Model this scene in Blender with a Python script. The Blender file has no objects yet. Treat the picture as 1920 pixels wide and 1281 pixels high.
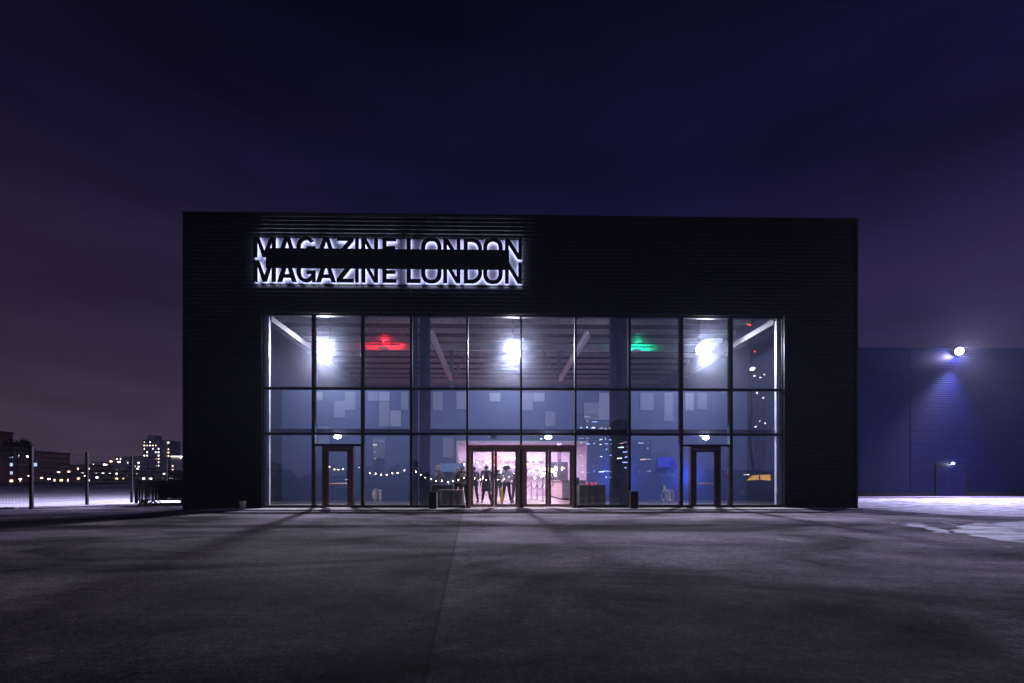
import bpy, bmesh, math, random
from mathutils import Vector, Matrix, Euler
R = math.radians
random.seed(7)
scene = bpy.context.scene
C = scene.collection
# ------------------------------------------------------------------ camera
CAMH, YAW = 0.98, 1.0
FPX = 853.33
cam_d = bpy.data.cameras.new('camera'); cam = bpy.data.objects.new('camera', cam_d); C.objects.link(cam)
cam.location = (0, 0, CAMH); cam.rotation_euler = (R(90), 0, R(-YAW))
cam_d.sensor_width = 36; cam_d.lens = 16
cam_d.shift_x = 15/1920; cam_d.shift_y = 265.5/1920
cam_d.clip_start = 0.05; cam_d.clip_end = 6000
scene.camera = cam
_s, _c = math.sin(R(YAW)), math.cos(R(YAW))
def XW(px, Y):
    """world X of photo column px on the plane at distance Y"""
    u = (px-945)/FPX
    return Y*(u*_c+_s)/(_c-u*_s)
def ZC(X, Y): return X*_s+Y*_c
def ZW(px, py, Y): return CAMH+(906-py)*ZC(XW(px, Y), Y)/FPX
def GW(px, py):
    zc = CAMH*FPX/(py-906); xc = (px-945)/FPX*zc
    return (xc*_c+zc*_s, -xc*_s+zc*_c)
# ------------------------------------------------------------------ world: night sky lit by the city
vs = scene.view_settings
scene.display_settings.display_device = 'sRGB'
vs.view_transform = 'Standard'; vs.look = 'None'; vs.exposure = 0; vs.gamma = 1
scene.cycles.max_bounces = 7; scene.cycles.diffuse_bounces = 3; scene.cycles.glossy_bounces = 3
scene.cycles.transparent_max_bounces = 16; scene.cycles.volume_bounces = 1
scene.cycles.use_denoising = True
scene.cycles.sample_clamp_indirect = 3
scene.cycles.volume_step_rate = 1
scene.cycles.caustics_reflective = False; scene.cycles.caustics_refractive = False
world = bpy.data.worlds.new('World'); scene.world = world; world.use_nodes = True
nt = world.node_tree; N = nt.nodes; L = nt.links
N.clear()
def wn(t, **k):
    n = N.new(t)
    for a, b in k.items(): setattr(n, a, b)
    return n
tc = wn('ShaderNodeTexCoord'); sep = wn('ShaderNodeSeparateXYZ'); L.new(tc.outputs['Generated'], sep.inputs[0])
ramp = wn('ShaderNodeValToRGB'); cr = ramp.color_ramp; cr.interpolation = 'EASE'
stops = [(0.0, (.072, .052, .105)), (.07, (.062, .044, .098)), (.30, (.025, .016, .056)), (.52, (.0072, .0052, .027)), (.75, (.0022, .0020, .0085)), (1.0, (.0022, .002, .007))]
cr.elements[0].position = 0; cr.elements[0].color = (*stops[0][1], 1)
cr.elements[1].position = 1; cr.elements[1].color = (*stops[-1][1], 1)
for p, c in stops[1:-1]:
    e = cr.elements.new(p); e.color = (*c, 1)
L.new(sep.outputs['Z'], ramp.inputs[0])
# towards the left of the view the sky is duller and redder
rx = wn('ShaderNodeMapRange'); rx.inputs['From Min'].default_value = -.8; rx.inputs['From Max'].default_value = .8
L.new(sep.outputs['X'], rx.inputs['Value'])
tr_ = wn('ShaderNodeValToRGB'); tr_.color_ramp.interpolation = 'EASE'; te_ = tr_.color_ramp.elements
te_[0].position = 0; te_[0].color = (.86, .80, .64, 1); te_[1].position = 1; te_[1].color = (.86, .88, 1.05, 1)
e = te_.new(.5); e.color = (.84, .96, 1.0, 1)
L.new(rx.outputs[0], tr_.inputs[0])
mul = wn('ShaderNodeMix', data_type='RGBA', blend_type='MULTIPLY'); mul.inputs[0].default_value = 1
L.new(ramp.outputs[0], mul.inputs[6]); L.new(tr_.outputs[0], mul.inputs[7])
cn = wn('ShaderNodeTexNoise'); cn.inputs['Scale'].default_value = 2.2; cn.inputs['Detail'].default_value = 6
mp = wn('ShaderNodeMapping'); mp.inputs['Scale'].default_value = (1, 1, 4.5); mp.inputs['Rotation'].default_value = (0, R(8), 0); L.new(tc.outputs['Generated'], mp.inputs[0]); L.new(mp.outputs[0], cn.inputs['Vector'])
cm = wn('ShaderNodeMapRange'); cm.inputs['From Min'].default_value = .3; cm.inputs['From Max'].default_value = .7; cm.inputs['To Min'].default_value = .70; cm.inputs['To Max'].default_value = 1.34
L.new(cn.outputs['Fac'], cm.inputs[0])
mul2 = wn('ShaderNodeVectorMath', operation='SCALE'); L.new(mul.outputs[2], mul2.inputs[0]); L.new(cm.outputs[0], mul2.inputs['Scale'])
# the city across the river (behind the photographer) lights the low cloud
my = wn('ShaderNodeMapRange', interpolation_type='SMOOTHSTEP'); my.inputs['From Min'].default_value = .1; my.inputs['From Max'].default_value = -.8
L.new(sep.outputs['Y'], my.inputs[0])
mz = wn('ShaderNodeMapRange', interpolation_type='SMOOTHSTEP'); mz.inputs['From Min'].default_value = .62; mz.inputs['From Max'].default_value = -.05
L.new(sep.outputs['Z'], mz.inputs[0])
mm = wn('ShaderNodeMath', operation='MULTIPLY'); L.new(my.outputs[0], mm.inputs[0]); L.new(mz.outputs[0], mm.inputs[1])
gl = wn('ShaderNodeVectorMath', operation='SCALE'); gl.inputs[0].default_value = (.07, .085, .21); L.new(mm.outputs[0], gl.inputs['Scale'])
ad = wn('ShaderNodeVectorMath', operation='ADD'); L.new(mul2.outputs[0], ad.inputs[0]); L.new(gl.outputs[0], ad.inputs[1])
bg = wn('ShaderNodeBackground'); bg.inputs['Strength'].default_value = 1.0; L.new(ad.outputs[0], bg.inputs[0])
wo = wn('ShaderNodeOutputWorld'); L.new(bg.outputs[0], wo.inputs[0])
# ------------------------------------------------------------------ materials
MATS = {}
def mat(name, base=(.5, .5, .5), rough=.6, metal=0, emit=None, es=0, var=.12, nscale=3.0, bump=0, bscale=40, spec=.5, coord='Object'):
    if name in MATS: return MATS[name]
    m = bpy.data.materials.new(name); m.use_nodes = True; MATS[name] = m
    t = m.node_tree; p = t.nodes['Principled BSDF']
    p.inputs['Roughness'].default_value = rough; p.inputs['Metallic'].default_value = metal
    p.inputs['Specular IOR Level'].default_value = spec
    p.inputs['Base Color'].default_value = (*base, 1)
    if emit:
        p.inputs['Emission Color'].default_value = (*emit, 1); p.inputs['Emission Strength'].default_value = es
        return m
    tcn = t.nodes.new('ShaderNodeTexCoord')
    n = t.nodes.new('ShaderNodeTexNoise'); n.inputs['Scale'].default_value = nscale; n.inputs['Detail'].default_value = 5
    t.links.new(tcn.outputs[coord], n.inputs['Vector'])
    mr = t.nodes.new('ShaderNodeMapRange'); mr.inputs['From Min'].default_value = .3; mr.inputs['From Max'].default_value = .7
    mr.inputs['To Min'].default_value = 1-var; mr.inputs['To Max'].default_value = 1+var
    t.links.new(n.outputs['Fac'], mr.inputs[0])
    s = t.nodes.new('ShaderNodeVectorMath'); s.operation = 'SCALE'; s.inputs[0].default_value = base
    t.links.new(mr.outputs[0], s.inputs['Scale']); t.links.new(s.outputs[0], p.inputs['Base Color'])
    if bump:
        n2 = t.nodes.new('ShaderNodeTexNoise'); n2.inputs['Scale'].default_value = bscale; n2.inputs['Detail'].default_value = 4
        t.links.new(tcn.outputs[coord], n2.inputs['Vector'])
        b = t.nodes.new('ShaderNodeBump'); b.inputs['Strength'].default_value = bump; b.inputs['Distance'].default_value = .02
        t.links.new(n2.outputs['Fac'], b.inputs['Height']); t.links.new(b.outputs[0], p.inputs['Normal'])
    return m
def emat(name, col, s, sample=False):
    if name in MATS: return MATS[name]
    m = bpy.data.materials.new(name); m.use_nodes = True; MATS[name] = m
    t = m.node_tree; t.nodes.clear()
    e = t.nodes.new('ShaderNodeEmission'); e.inputs[0].default_value = (*col, 1); e.inputs[1].default_value = s
    o = t.nodes.new('ShaderNodeOutputMaterial'); t.links.new(e.outputs[0], o.inputs[0])
    if not sample: m.cycles.emission_sampling = 'NONE'
    return m
def glass_mat():
    m = bpy.data.materials.new('tinted_glass'); m.use_nodes = True
    t = m.node_tree; t.nodes.clear()
    tr = t.nodes.new('ShaderNodeBsdfTransparent'); tr.inputs[0].default_value = (.90, .92, .96, 1)
    g = t.nodes.new('ShaderNodeBsdfGlossy'); g.inputs['Roughness'].default_value = .004; g.inputs[0].default_value = (.95, .97, 1, 1)
    tcn = t.nodes.new('ShaderNodeTexCoord'); nz = t.nodes.new('ShaderNodeTexNoise'); nz.inputs['Scale'].default_value = .7; nz.inputs['Detail'].default_value = 1
    t.links.new(tcn.outputs['Object'], nz.inputs['Vector'])
    b = t.nodes.new('ShaderNodeBump'); b.inputs['Strength'].default_value = .25; b.inputs['Distance'].default_value = .012
    t.links.new(nz.outputs['Fac'], b.inputs['Height']); t.links.new(b.outputs[0], g.inputs['Normal'])
    ge = t.nodes.new('ShaderNodeNewGeometry'); dt = t.nodes.new('ShaderNodeVectorMath'); dt.operation = 'DOT_PRODUCT'
    t.links.new(ge.outputs['Incoming'], dt.inputs[0]); t.links.new(ge.outputs['Normal'], dt.inputs[1])
    def mth(op, a, b=None, v=None):
        n = t.nodes.new('ShaderNodeMath'); n.operation = op; t.links.new(a, n.inputs[0])
        if v is not None: n.inputs[1].default_value = v
        return n.outputs[0]
    ab = mth('ABSOLUTE', dt.outputs['Value']); om = mth('SUBTRACT', ab, v=1.0); om = mth('ABSOLUTE', om); pw = mth('POWER', om, v=4.0)
    f = t.nodes.new('ShaderNodeMapRange'); f.inputs['To Min'].default_value = .085; f.inputs['To Max'].default_value = .9; t.links.new(pw, f.inputs[0])
    mx = t.nodes.new('ShaderNodeMixShader'); t.links.new(f.outputs[0], mx.inputs[0]); t.links.new(tr.outputs[0], mx.inputs[1]); t.links.new(g.outputs[0], mx.inputs[2])
    o = t.nodes.new('ShaderNodeOutputMaterial'); t.links.new(mx.outputs[0], o.inputs[0])
    return m
GLASS = glass_mat()
M_clad = mat('black_cladding', (.009, .009, .011), .34, .3, var=.25, nscale=.8)
M_black = mat('matt_black', (.012, .012, .013), .55)
M_frame = mat('frame_dark', (.03, .035, .05), .4, .5, var=.2)
M_bronze = mat('bronze_frame', (.30, .18, .135), .42, .15, var=.2, nscale=8)
M_steel = mat('painted_steel', (.10, .11, .17), .5, .1, var=.2)
M_galv = mat('galvanised', (.46, .40, .43), .42, .4, var=.25, nscale=6)
M_deck = mat('roof_deck', (.012, .011, .016), .6, .1, var=.2)
M_floorin = mat('foyer_floor', (.26, .24, .25), .28, 0, var=.12, nscale=2, bump=.05)
M_wallin = mat('foyer_wall', (.14, .19, .36), .8, 0, var=.06, nscale=1.2)
M_panel = mat('acoustic_panel', (.29, .34, .50), .9, 0, var=.05, nscale=5, bump=.1)
M_panel2 = mat('acoustic_panel_light', (.38, .43, .60), .9, 0, var=.05, nscale=5, bump=.1)
M_chrome = mat('chrome', (.75, .73, .72), .22, 1, var=.05)
M_conc = mat('concrete', (.34, .31, .30), .75, 0, var=.18, nscale=4, bump=.25, bscale=60)
M_sidewall = mat('side_wall_paint', (.035, .042, .075), .7, 0, var=.1)
M_trim = mat('pale_reveal', (.7, .7, .75), .35, .3)
# ------------------------------------------------------------------ mesh helpers
class MB:
    def __init__(s): s.v = []; s.f = []; s.mi = []; s.cur = 0
    def quad(s, a, b, c, d):
        n = len(s.v); s.v += [a, b, c, d]; s.f.append((n, n+1, n+2, n+3)); s.mi.append(s.cur)
    def poly(s, pts):
        n = len(s.v); s.v += list(pts); s.f.append(tuple(range(n, n+len(pts)))); s.mi.append(s.cur)
    def box(s, x0, x1, y0, y1, z0, z1, rot=0, piv=None):
        n = len(s.v)
        vs_ = [(x0, y0, z0), (x1, y0, z0), (x1, y1, z0), (x0, y1, z0), (x0, y0, z1), (x1, y0, z1), (x1, y1, z1), (x0, y1, z1)]
        if rot:
            piv = piv or ((x0+x1)/2, (y0+y1)/2); ca, sa = math.cos(rot), math.sin(rot)
            vs_ = [(piv[0]+(x-piv[0])*ca-(y-piv[1])*sa, piv[1]+(x-piv[0])*sa+(y-piv[1])*ca, z) for x, y, z in vs_]
        s.v += vs_
        for f in ((0, 3, 2, 1), (4, 5, 6, 7), (0, 1, 5, 4), (1, 2, 6, 5), (2, 3, 7, 6), (3, 0, 4, 7)):
            s.f.append(tuple(n+i for i in f)); s.mi.append(s.cur)
    def tube(s, pts, rad, seg=8, cap=True):
        pts = [Vector(p) for p in pts]
        if not hasattr(rad, '__len__'): rad = [rad]*len(pts)
        rings = []
        for i, p in enumerate(pts):
            d = (pts[min(i+1, len(pts)-1)]-pts[max(i-1, 0)]).normalized()
            up = Vector((0, 0, 1)) if abs(d.z) < .95 else Vector((1, 0, 0))
            a = d.cross(up).normalized(); b = d.cross(a).normalized()
            n = len(s.v)
            for k in range(seg):
                t = 2*math.pi*k/seg
                s.v.append(tuple(p+(a*math.cos(t)+b*math.sin(t))*rad[i]))
            rings.append(n)
        for r0, r1 in zip(rings, rings[1:]):
            for k in range(seg):
                k2 = (k+1) % seg
                s.f.append((r0+k, r0+k2, r1+k2, r1+k)); s.mi.append(s.cur)
        if cap:
            s.f.append(tuple(rings[0]+k for k in range(seg))[::-1]); s.f.append(tuple(rings[-1]+k for k in range(seg))); s.mi += [s.cur]*2
    def lathe(s, prof, c=(0, 0, 0), seg=20):
        n0 = len(s.v)
        for r, z in prof:
            for k in range(seg):
                t = 2*math.pi*k/seg; s.v.append((c[0]+r*math.cos(t), c[1]+r*math.sin(t), c[2]+z))
        for i in range(len(prof)-1):
            for k in range(seg):
                k2 = (k+1) % seg; a = n0+i*seg; b = a+seg
                s.f.append((a+k, a+k2, b+k2, b+k)); s.mi.append(s.cur)
    def ball(s, c, r, seg=8, rings=6, sq=(1, 1, 1)):
        n0 = len(s.v)
        for i in range(rings+1):
            ph = math.pi*i/rings
            for k in range(seg):
                t = 2*math.pi*k/seg
                s.v.append((c[0]+r*sq[0]*math.sin(ph)*math.cos(t), c[1]+r*sq[1]*math.sin(ph)*math.sin(t), c[2]+r*sq[2]*math.cos(ph)))
        for i in range(rings):
            for k in range(seg):
                k2 = (k+1) % seg; a = n0+i*seg; b = a+seg
                s.f.append((a+k, b+k, b+k2, a+k2)); s.mi.append(s.cur)
    def build(s, name, m, parent=None, smooth=False, bevel=0, loc=None):
        me = bpy.data.meshes.new(name); me.from_pydata(s.v, [], s.f); me.validate()
        for q in (m if isinstance(m, (list, tuple)) else [m]): me.materials.append(q)
        if isinstance(m, (list, tuple)) and len(s.mi) == len(me.polygons): me.polygons.foreach_set('material_index', s.mi)
        if smooth: me.polygons.foreach_set('use_smooth', [True]*len(me.polygons))
        o = bpy.data.objects.new(name, me); C.objects.link(o)
        if loc: o.location = loc
        if parent: o.parent = parent
        if bevel:
            b = o.modifiers.new('bevel', 'BEVEL'); b.width = bevel; b.segments = 2; b.limit_method = 'ANGLE'
        return o
def tag(o, label=None, cat=None, group=None, kind=None):
    if label: o['label'] = label
    if cat: o['category'] = cat
    if group: o['group'] = group
    if kind: o['kind'] = kind
    return o
def empty(name, loc, label, cat, group=None, rz=0):
    o = bpy.data.objects.new(name, None); C.objects.link(o); o.location = loc; o.rotation_euler = (0, 0, rz); o.empty_display_size = .2
    return tag(o, label, cat, group)
def BX(name, m, parent, x0, x1, y0, y1, z0, z1, bevel=0):
    b = MB(); b.box(x0, x1, y0, y1, z0, z1); return b.build(name, m, parent, bevel=bevel)
def copy_tree(o, parent=None):
    c = o.copy(); C.objects.link(c)
    if parent: c.parent = parent
    for ch in [q for q in C.objects if q.parent == o]: copy_tree(ch, c)
    return c
def lamp(kind, name, parent, loc, power, col, radius=.1, size=None, target=None, angle=None, blend=.5):
    l = bpy.data.lights.new(name, kind); l.energy = power; l.color = col
    if kind == 'AREA':
        l.shape = 'RECTANGLE'; l.size, l.size_y = size
    else: l.shadow_soft_size = radius
    if kind == 'SPOT': l.spot_size = R(angle); l.spot_blend = blend
    o = bpy.data.objects.new(name, l); C.objects.link(o); o.parent = parent; o.location = loc
    if target is not None:
        base = parent.matrix_basis.translation if parent else Vector((0, 0, 0))
        o.rotation_euler = (Vector(target)-(Vector(loc)+base)).to_track_quat('-Z', 'Y').to_euler()
    return o
# ------------------------------------------------------------------ ground
def asphalt_mat():
    m = bpy.data.materials.new('asphalt'); m.use_nodes = True; t = m.node_tree; p = t.nodes['Principled BSDF']
    g = t.nodes.new('ShaderNodeNewGeometry')
    def noise(sc, det=4, rough=.55, vec=None, dist=0):
        n = t.nodes.new('ShaderNodeTexNoise'); n.inputs['Scale'].default_value = sc; n.inputs['Detail'].default_value = det
        n.inputs['Roughness'].default_value = rough; n.inputs['Distortion'].default_value = dist
        t.links.new(vec or g.outputs['Position'], n.inputs['Vector']); return n.outputs['Fac']
    def mr(src, a, b, c, d):
        n = t.nodes.new('ShaderNodeMapRange')
        for k, v in zip(('From Min', 'From Max', 'To Min', 'To Max'), (a, b, c, d)): n.inputs[k].default_value = v
        t.links.new(src, n.inputs[0]); return n.outputs[0]
    def mul(a, b):
        n = t.nodes.new('ShaderNodeMath'); n.operation = 'MULTIPLY'; t.links.new(a, n.inputs[0]); t.links.new(b, n.inputs[1]); return n.outputs[0]
    mp = t.nodes.new('ShaderNodeMapping'); mp.inputs['Scale'].default_value = (.55, 1, 1); mp.inputs['Rotation'].default_value = (0, 0, R(-20)); t.links.new(g.outputs['Position'], mp.inputs[0])
    big = mr(noise(.42, 6, .62, mp.outputs[0], .8), .37, .65, .26, 2.1)
    mid = mr(noise(2.6, 5, .65), .3, .7, .82, 1.2)
    grit = mul(mr(noise(110, 2, .8), .32, .7, .35, 1.75), mr(noise(28, 4, .8), .32, .68, .40, 1.7))
    v = t.nodes.new('ShaderNodeTexVoronoi'); v.inputs['Scale'].default_value = 21; t.links.new(g.outputs['Position'], v.inputs['Vector'])
    peb = mr(v.outputs['Distance'], 0, .10, 3.2, 1.0)
    # strips laid at different times meet at a joint in front of the doors
    sx = t.nodes.new('ShaderNodeSeparateXYZ'); t.links.new(g.outputs['Position'], sx.inputs[0])
    yk = t.nodes.new('ShaderNodeMath'); yk.operation = 'MULTIPLY_ADD'; yk.inputs[1].default_value = .06; yk.inputs[2].default_value = .22; t.links.new(sx.outputs['Y'], yk.inputs[0])
    xx = t.nodes.new('ShaderNodeMath'); xx.operation = 'ADD'; t.links.new(sx.outputs['X'], xx.inputs[0]); t.links.new(yk.outputs[0], xx.inputs[1])
    lane = mr(xx.outputs[0], -.01, .01, .66, 1.0)
    ab = t.nodes.new('ShaderNodeMath'); ab.operation = 'ABSOLUTE'; t.links.new(xx.outputs[0], ab.inputs[0])
    joint = mr(ab.outputs[0], .006, .02, .5, 1.0)
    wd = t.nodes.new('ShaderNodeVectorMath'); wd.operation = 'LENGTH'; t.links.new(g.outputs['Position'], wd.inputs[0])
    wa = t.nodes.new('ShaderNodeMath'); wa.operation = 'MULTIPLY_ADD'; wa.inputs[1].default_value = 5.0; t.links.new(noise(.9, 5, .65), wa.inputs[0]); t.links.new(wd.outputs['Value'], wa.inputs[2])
    vignette = mr(wa.outputs[0], 4.6, 8.2, .16, 1.0)       # light falloff and vignette painted as darker ground around the camera
    spk = mr(noise(9, 5, .8), .3, .7, .6, 1.42)
    f = mul(mul(mul(mul(mul(big, mid), spk), vignette), mul(grit, peb)), mul(lane, joint))
    s = t.nodes.new('ShaderNodeVectorMath'); s.operation = 'SCALE'; s.inputs[0].default_value = (.150, .126, .152); t.links.new(f, s.inputs['Scale'])
    t.links.new(s.outputs[0], p.inputs['Base Color'])
    t.links.new(mr(noise(.7, 4, .6, mp.outputs[0]), .35, .65, .72, .95), p.inputs['Roughness'])
    p.inputs['Specular IOR Level'].default_value = .03
    b = t.nodes.new('ShaderNodeBump'); b.inputs['Strength'].default_value = 1.0; b.inputs['Distance'].default_value = .012
    t.links.new(noise(60, 5, .8), b.inputs['Height']); t.links.new(b.outputs[0], p.inputs['Normal'])
    return m
def snow_mat(name, thr0, thr1, sc, under=(.05, .045, .045), stretch=(1, 1, 1), col=(.80, .79, .84)):
    m = bpy.data.materials.new(name); m.use_nodes = True; t = m.node_tree; p = t.nodes['Principled BSDF']
    g = t.nodes.new('ShaderNodeNewGeometry'); mp = t.nodes.new('ShaderNodeMapping'); mp.inputs['Scale'].default_value = stretch
    t.links.new(g.outputs['Position'], mp.inputs[0])
    n = t.nodes.new('ShaderNodeTexNoise'); n.inputs['Scale'].default_value = sc; n.inputs['Detail'].default_value = 8; n.inputs['Roughness'].default_value = .65
    t.links.new(mp.outputs[0], n.inputs['Vector'])
    mr = t.nodes.new('ShaderNodeMapRange'); mr.inputs['From Min'].default_value = thr0; mr.inputs['From Max'].default_value = thr1
    t.links.new(n.outputs['Fac'], mr.inputs[0])
    mx = t.nodes.new('ShaderNodeMix'); mx.data_type = 'RGBA'; mx.inputs[6].default_value = (*under, 1); mx.inputs[7].default_value = (*col, 1)
    t.links.new(mr.outputs[0], mx.inputs[0]); t.links.new(mx.outputs[2], p.inputs['Base Color'])
    p.inputs['Roughness'].default_value = .75
    b = t.nodes.new('ShaderNodeBump'); b.inputs['Strength'].default_value = .6; b.inputs['Distance'].default_value = .05
    t.links.new(n.outputs['Fac'], b.inputs['Height']); t.links.new(b.outputs[0], p.inputs['Normal'])
    return m
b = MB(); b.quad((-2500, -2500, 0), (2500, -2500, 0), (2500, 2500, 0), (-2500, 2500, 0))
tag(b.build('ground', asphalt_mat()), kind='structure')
def sheet(name, outline, z, m, jag=.15, step=.35, thick=.0):
    pts = []
    for i in range(len(outline)):
        a = Vector(outline[i]); c = Vector(outline[(i+1) % len(outline)]); n = max(1, int(min(60, (c-a).length/step)))
        nor = Vector((-(c-a).y, (c-a).x)).normalized()
        for k in range(n):
            q = a.lerp(c, k/n)+nor*random.uniform(-jag, jag); pts.append((q.x, q.y, z))
    o = MB(); o.poly(pts); ob = o.build(name, m); return tag(ob, kind='structure')
# ------------------------------------------------------------------ the venue building
X0, X1, YF, HT = -11.63, 13.79, 17.2, 11.02
YG = 17.32
MPX = [495, 588, 680, 771, 876, 977, 1079, 1180, 1277, 1370, 1466]
MX = [XW(p, YG) for p in MPX]
XA, XB = MX[0], MX[-1]
ZT, ZA, ZB_ = 7.40, 2.84, 4.56
YE = 40.0
bld = empty('venue_building', ((X0+X1)/2, YF, 0), 'black metal clad event hall with a tall lit glass front and backlit sign', 'building')
BO = Vector(bld.location)
class PB(MB):      # geometry given in world coordinates, stored relative to the building
    def build(s, name, m, parent=None, **k):
        if parent is None: parent = bld
        s.v = [(a-BO.x, b_-BO.y, c-BO.z) for a, b_, c in s.v]
        return MB.build(s, name, m, parent, **k)
def PX(name, m, x0, x1, y0, y1, z0, z1, parent=None, bevel=0):
    b = PB(); b.box(x0, x1, y0, y1, z0, z1); return b.build(name, m, parent, bevel=bevel)
def ribs(b, xa, xb, z0, z1, y, pitch=.15, depth=.035, fixed='y', sign=-1):
    z = z0
    prof = []
    while z < z1-1e-6:
        prof += [(z, 0), (z+pitch*.50, 0), (z+pitch*.64, depth), (z+pitch*.86, depth)]
        z += pitch
    prof = [(min(a, z1), d) for a, d in prof]+[(z1, 0)]
    for (a, d0), (c, d1) in zip(prof, prof[1:]):
        if c-a < 1e-6 and abs(d0-d1) < 1e-6: continue
        if fixed == 'y': b.quad((xa, y+sign*d0, a), (xb, y+sign*d0, a), (xb, y+sign*d1, c), (xa, y+sign*d1, c))
        else: b.quad((y+sign*d0, xa, a), (y+sign*d0, xb, a), (y+sign*d1, xb, c), (y+sign*d1, xa, c))
b = PB()
ribs(b, X0, XA, .06, HT, YF); ribs(b, XB, X1, .06, HT, YF); ribs(b, XA, XB, ZT+.02, HT, YF)
b.build('front_cladding', M_clad)
b = PB(); ribs(b, YF, YE, 0, HT, X0, fixed='x', sign=-1); b.build('side_cladding', M_clad)
b = PB(); ribs(b, YF, YE, 0, HT, X1, fixed='x', sign=1); b.build('side_cladding', M_clad)
for jx in (XW(770, YF), XW(1190, YF)):
    PX('panel_joint', M_black, jx-.012, jx+.012, YF-.040, YF-.002, ZT+.05, HT-.05)
b = PB(); b.box(X0-.06, X1+.06, YF-.07, YF+.25, HT, HT+.07); b.box(X0-.06, X0+.2, YF+.25, YE, HT, HT+.07); b.box(X1-.2, X1+.06, YF+.25, YE, HT, HT+.07)
b.build('parapet_cap', M_black)
for cx_ in (X0, X1): PX('corner_trim', M_black, cx_-.045, cx_+.045, YF-.045, YF+.03, 0, HT-.002)
# inner faces of the walls: closed behind the cladding
PX('front_wall', M_black, X0+.01, XA-.06, YF+.005, YF+.3, 0, HT-.01)
PX('front_wall', M_black, XB+.06, X1-.01, YF+.005, YF+.3, 0, HT-.01)
PX('front_wall', M_black, XA-.06, XB+.06, YF+.005, YF+.3, ZT+.03, HT-.01)
PX('roof', M_deck, X0+.02, X1-.02, YF+.31, YE, 9.62, 9.9)
PX('rear_wall', M_wallin, X0+.02, X1-.02, YE, YE+.2, 0, 9.9)
# window head and jamb trims
PX('window_head', M_frame, XA-.06, XB+.06, YF-.03, YF+.30, ZT-.03, ZT+.028)
PX('window_jamb', M_frame, XA-.06, XA, YF-.03, YF+.28, .05, ZT-.032)
PX('window_jamb', M_frame, XB, XB+.06, YF-.03, YF+.28, .05, ZT-.032)
PX('reveal_trim', M_trim, XA+.03, XA+.10, YF+.30, YF+.42, .08, ZT-.1)
PX('reveal_trim', M_trim, XB-.10, XB-.03, YF+.30, YF+.42, .08, ZT-.1)
# interior shell
PX('foyer_floor', M_floorin, X0+.3, X1-.3, YF+.31, YE-.002, -.02, .05)
PX('side_wall', M_sidewall, X0+.31, X0+.42, YF+.31, YE-.01, .051, 9.3)
PX('side_wall', M_sidewall, X1-.42, X1-.31, YF+.31, YE-.01, .051, 9.3)
YP = 24.0
OL, OR_, OH = XW(858, YP), XW(1100, YP), 3.16
PH = 5.86
PX('partition', M_wallin, X0+.43, OL, YP, YP+.2, .051, PH)
PX('partition', M_wallin, OR_, X1-.43, YP, YP+.2, .051, PH)
PX('partition', M_wallin, OL+.001, OR_-.001, YP, YP+.2, OH, PH-.003)
PX('partition_cap', M_trim, X0+.44, X1-.44, YP-.03, YP+.23, PH+.001, PH+.06)
M_pinkwall = mat('bar_wall', (.60, .48, .60), .6, var=.12)
PX('bar_back_wall', M_pinkwall, OL-3, OR_+3, 34, 34.2, .051, 3.9)
PX('bar_side_wall', M_pinkwall, OL-3.2, OL-3.01, YP+.21, 34.2, .051, 3.9)
PX('bar_side_wall', M_pinkwall, OR_+3.01, OR_+3.2, YP+.21, 34.2, .051, 3.9)
PX('bar_ceiling', M_pinkwall, OL-3.2, OR_+3.2, YP+.21, 34.2, 3.91, 4.05)
PX('opening_trim', M_trim, OL-.06, OL+.03, YP-.03, YP-.002, .052, OH+.05)
PX('opening_trim', M_trim, OL+.031, OR_+.06, YP-.03, YP-.002, OH-.06, OH+.05)
# acoustic panels on the partition
pan = {0: M_panel, 1: M_panel2}
for px0, px1, py0, py1, k in [(592, 605, 735, 751, 1), (627, 647, 752, 784, 0), (647, 667, 735, 770, 0), (690, 710, 735, 752, 0), (711, 731, 735, 752, 1), (711, 731, 753, 800, 0), (732, 752, 770, 800, 1),
        (752, 766, 735, 769, 0), (812, 830, 735, 770, 0), (856, 875, 735, 768, 0), (918, 938, 737, 753, 1), (978, 999, 737, 770, 0), (1000, 1021, 737, 753, 1), (1022, 1041, 772, 800, 0), (1095, 1123, 755, 788, 0), (1123, 1142, 737, 788, 1),
        (1200, 1225, 737, 770, 0), (1285, 1300, 737, 770, 1), (1245, 1262, 737, 790, 0), (1308, 1325, 737, 768, 0), (597, 617, 800, 835, 0), (700, 722, 822, 860, 0), (830, 850, 822, 858, 0)]:
    xa, xb = XW(px0, YP), XW(px1, YP)
    PX('acoustic_panel', pan[k], xa, xb, YP-.04, YP-.001, ZW(px0, py1, YP), ZW(px0, py0, YP))
# roof steel
for k in range(12):
    y = 22.27+1.53*k
    b = PB(); b.box(X0+.3, X1-.3, y, y+.07, 9.34, 9.37); b.box(X0+.3, X1-.3, y+.02, y+.035, 9.371, 9.60)
    b.build('purlin', M_galv)
def ribs_y(): 
    b = PB(); y = YF+.4
    while y < YE-.3:
        b.quad((X0+.3, y, 9.615), (X1-.3, y, 9.615), (X1-.3, y+.1, 9.56), (X0+.3, y+.1, 9.56))
        b.quad((X0+.3, y+.1, 9.56), (X1-.3, y+.1, 9.56), (X1-.3, y+.2, 9.615), (X0+.3, y+.2, 9.615)); y += .3
    b.build('deck_soffit', M_deck)
ribs_y()
def ibeam_x(name, x0, x1, y, z0, z1, m):
    b = PB(); b.box(x0, x1, y-.1, y+.1, z0, z0+.02); b.box(x0, x1, y-.1, y+.1, z1-.02, z1); b.box(x0, x1, y-.008, y+.008, z0+.021, z1-.021); b.build(name, m)
M_wbeam = mat('wall_beam_paint', (.018, .011, .014), .6)
M_beam = mat('grey_beam', (.36, .34, .38), .5, .1)
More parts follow.
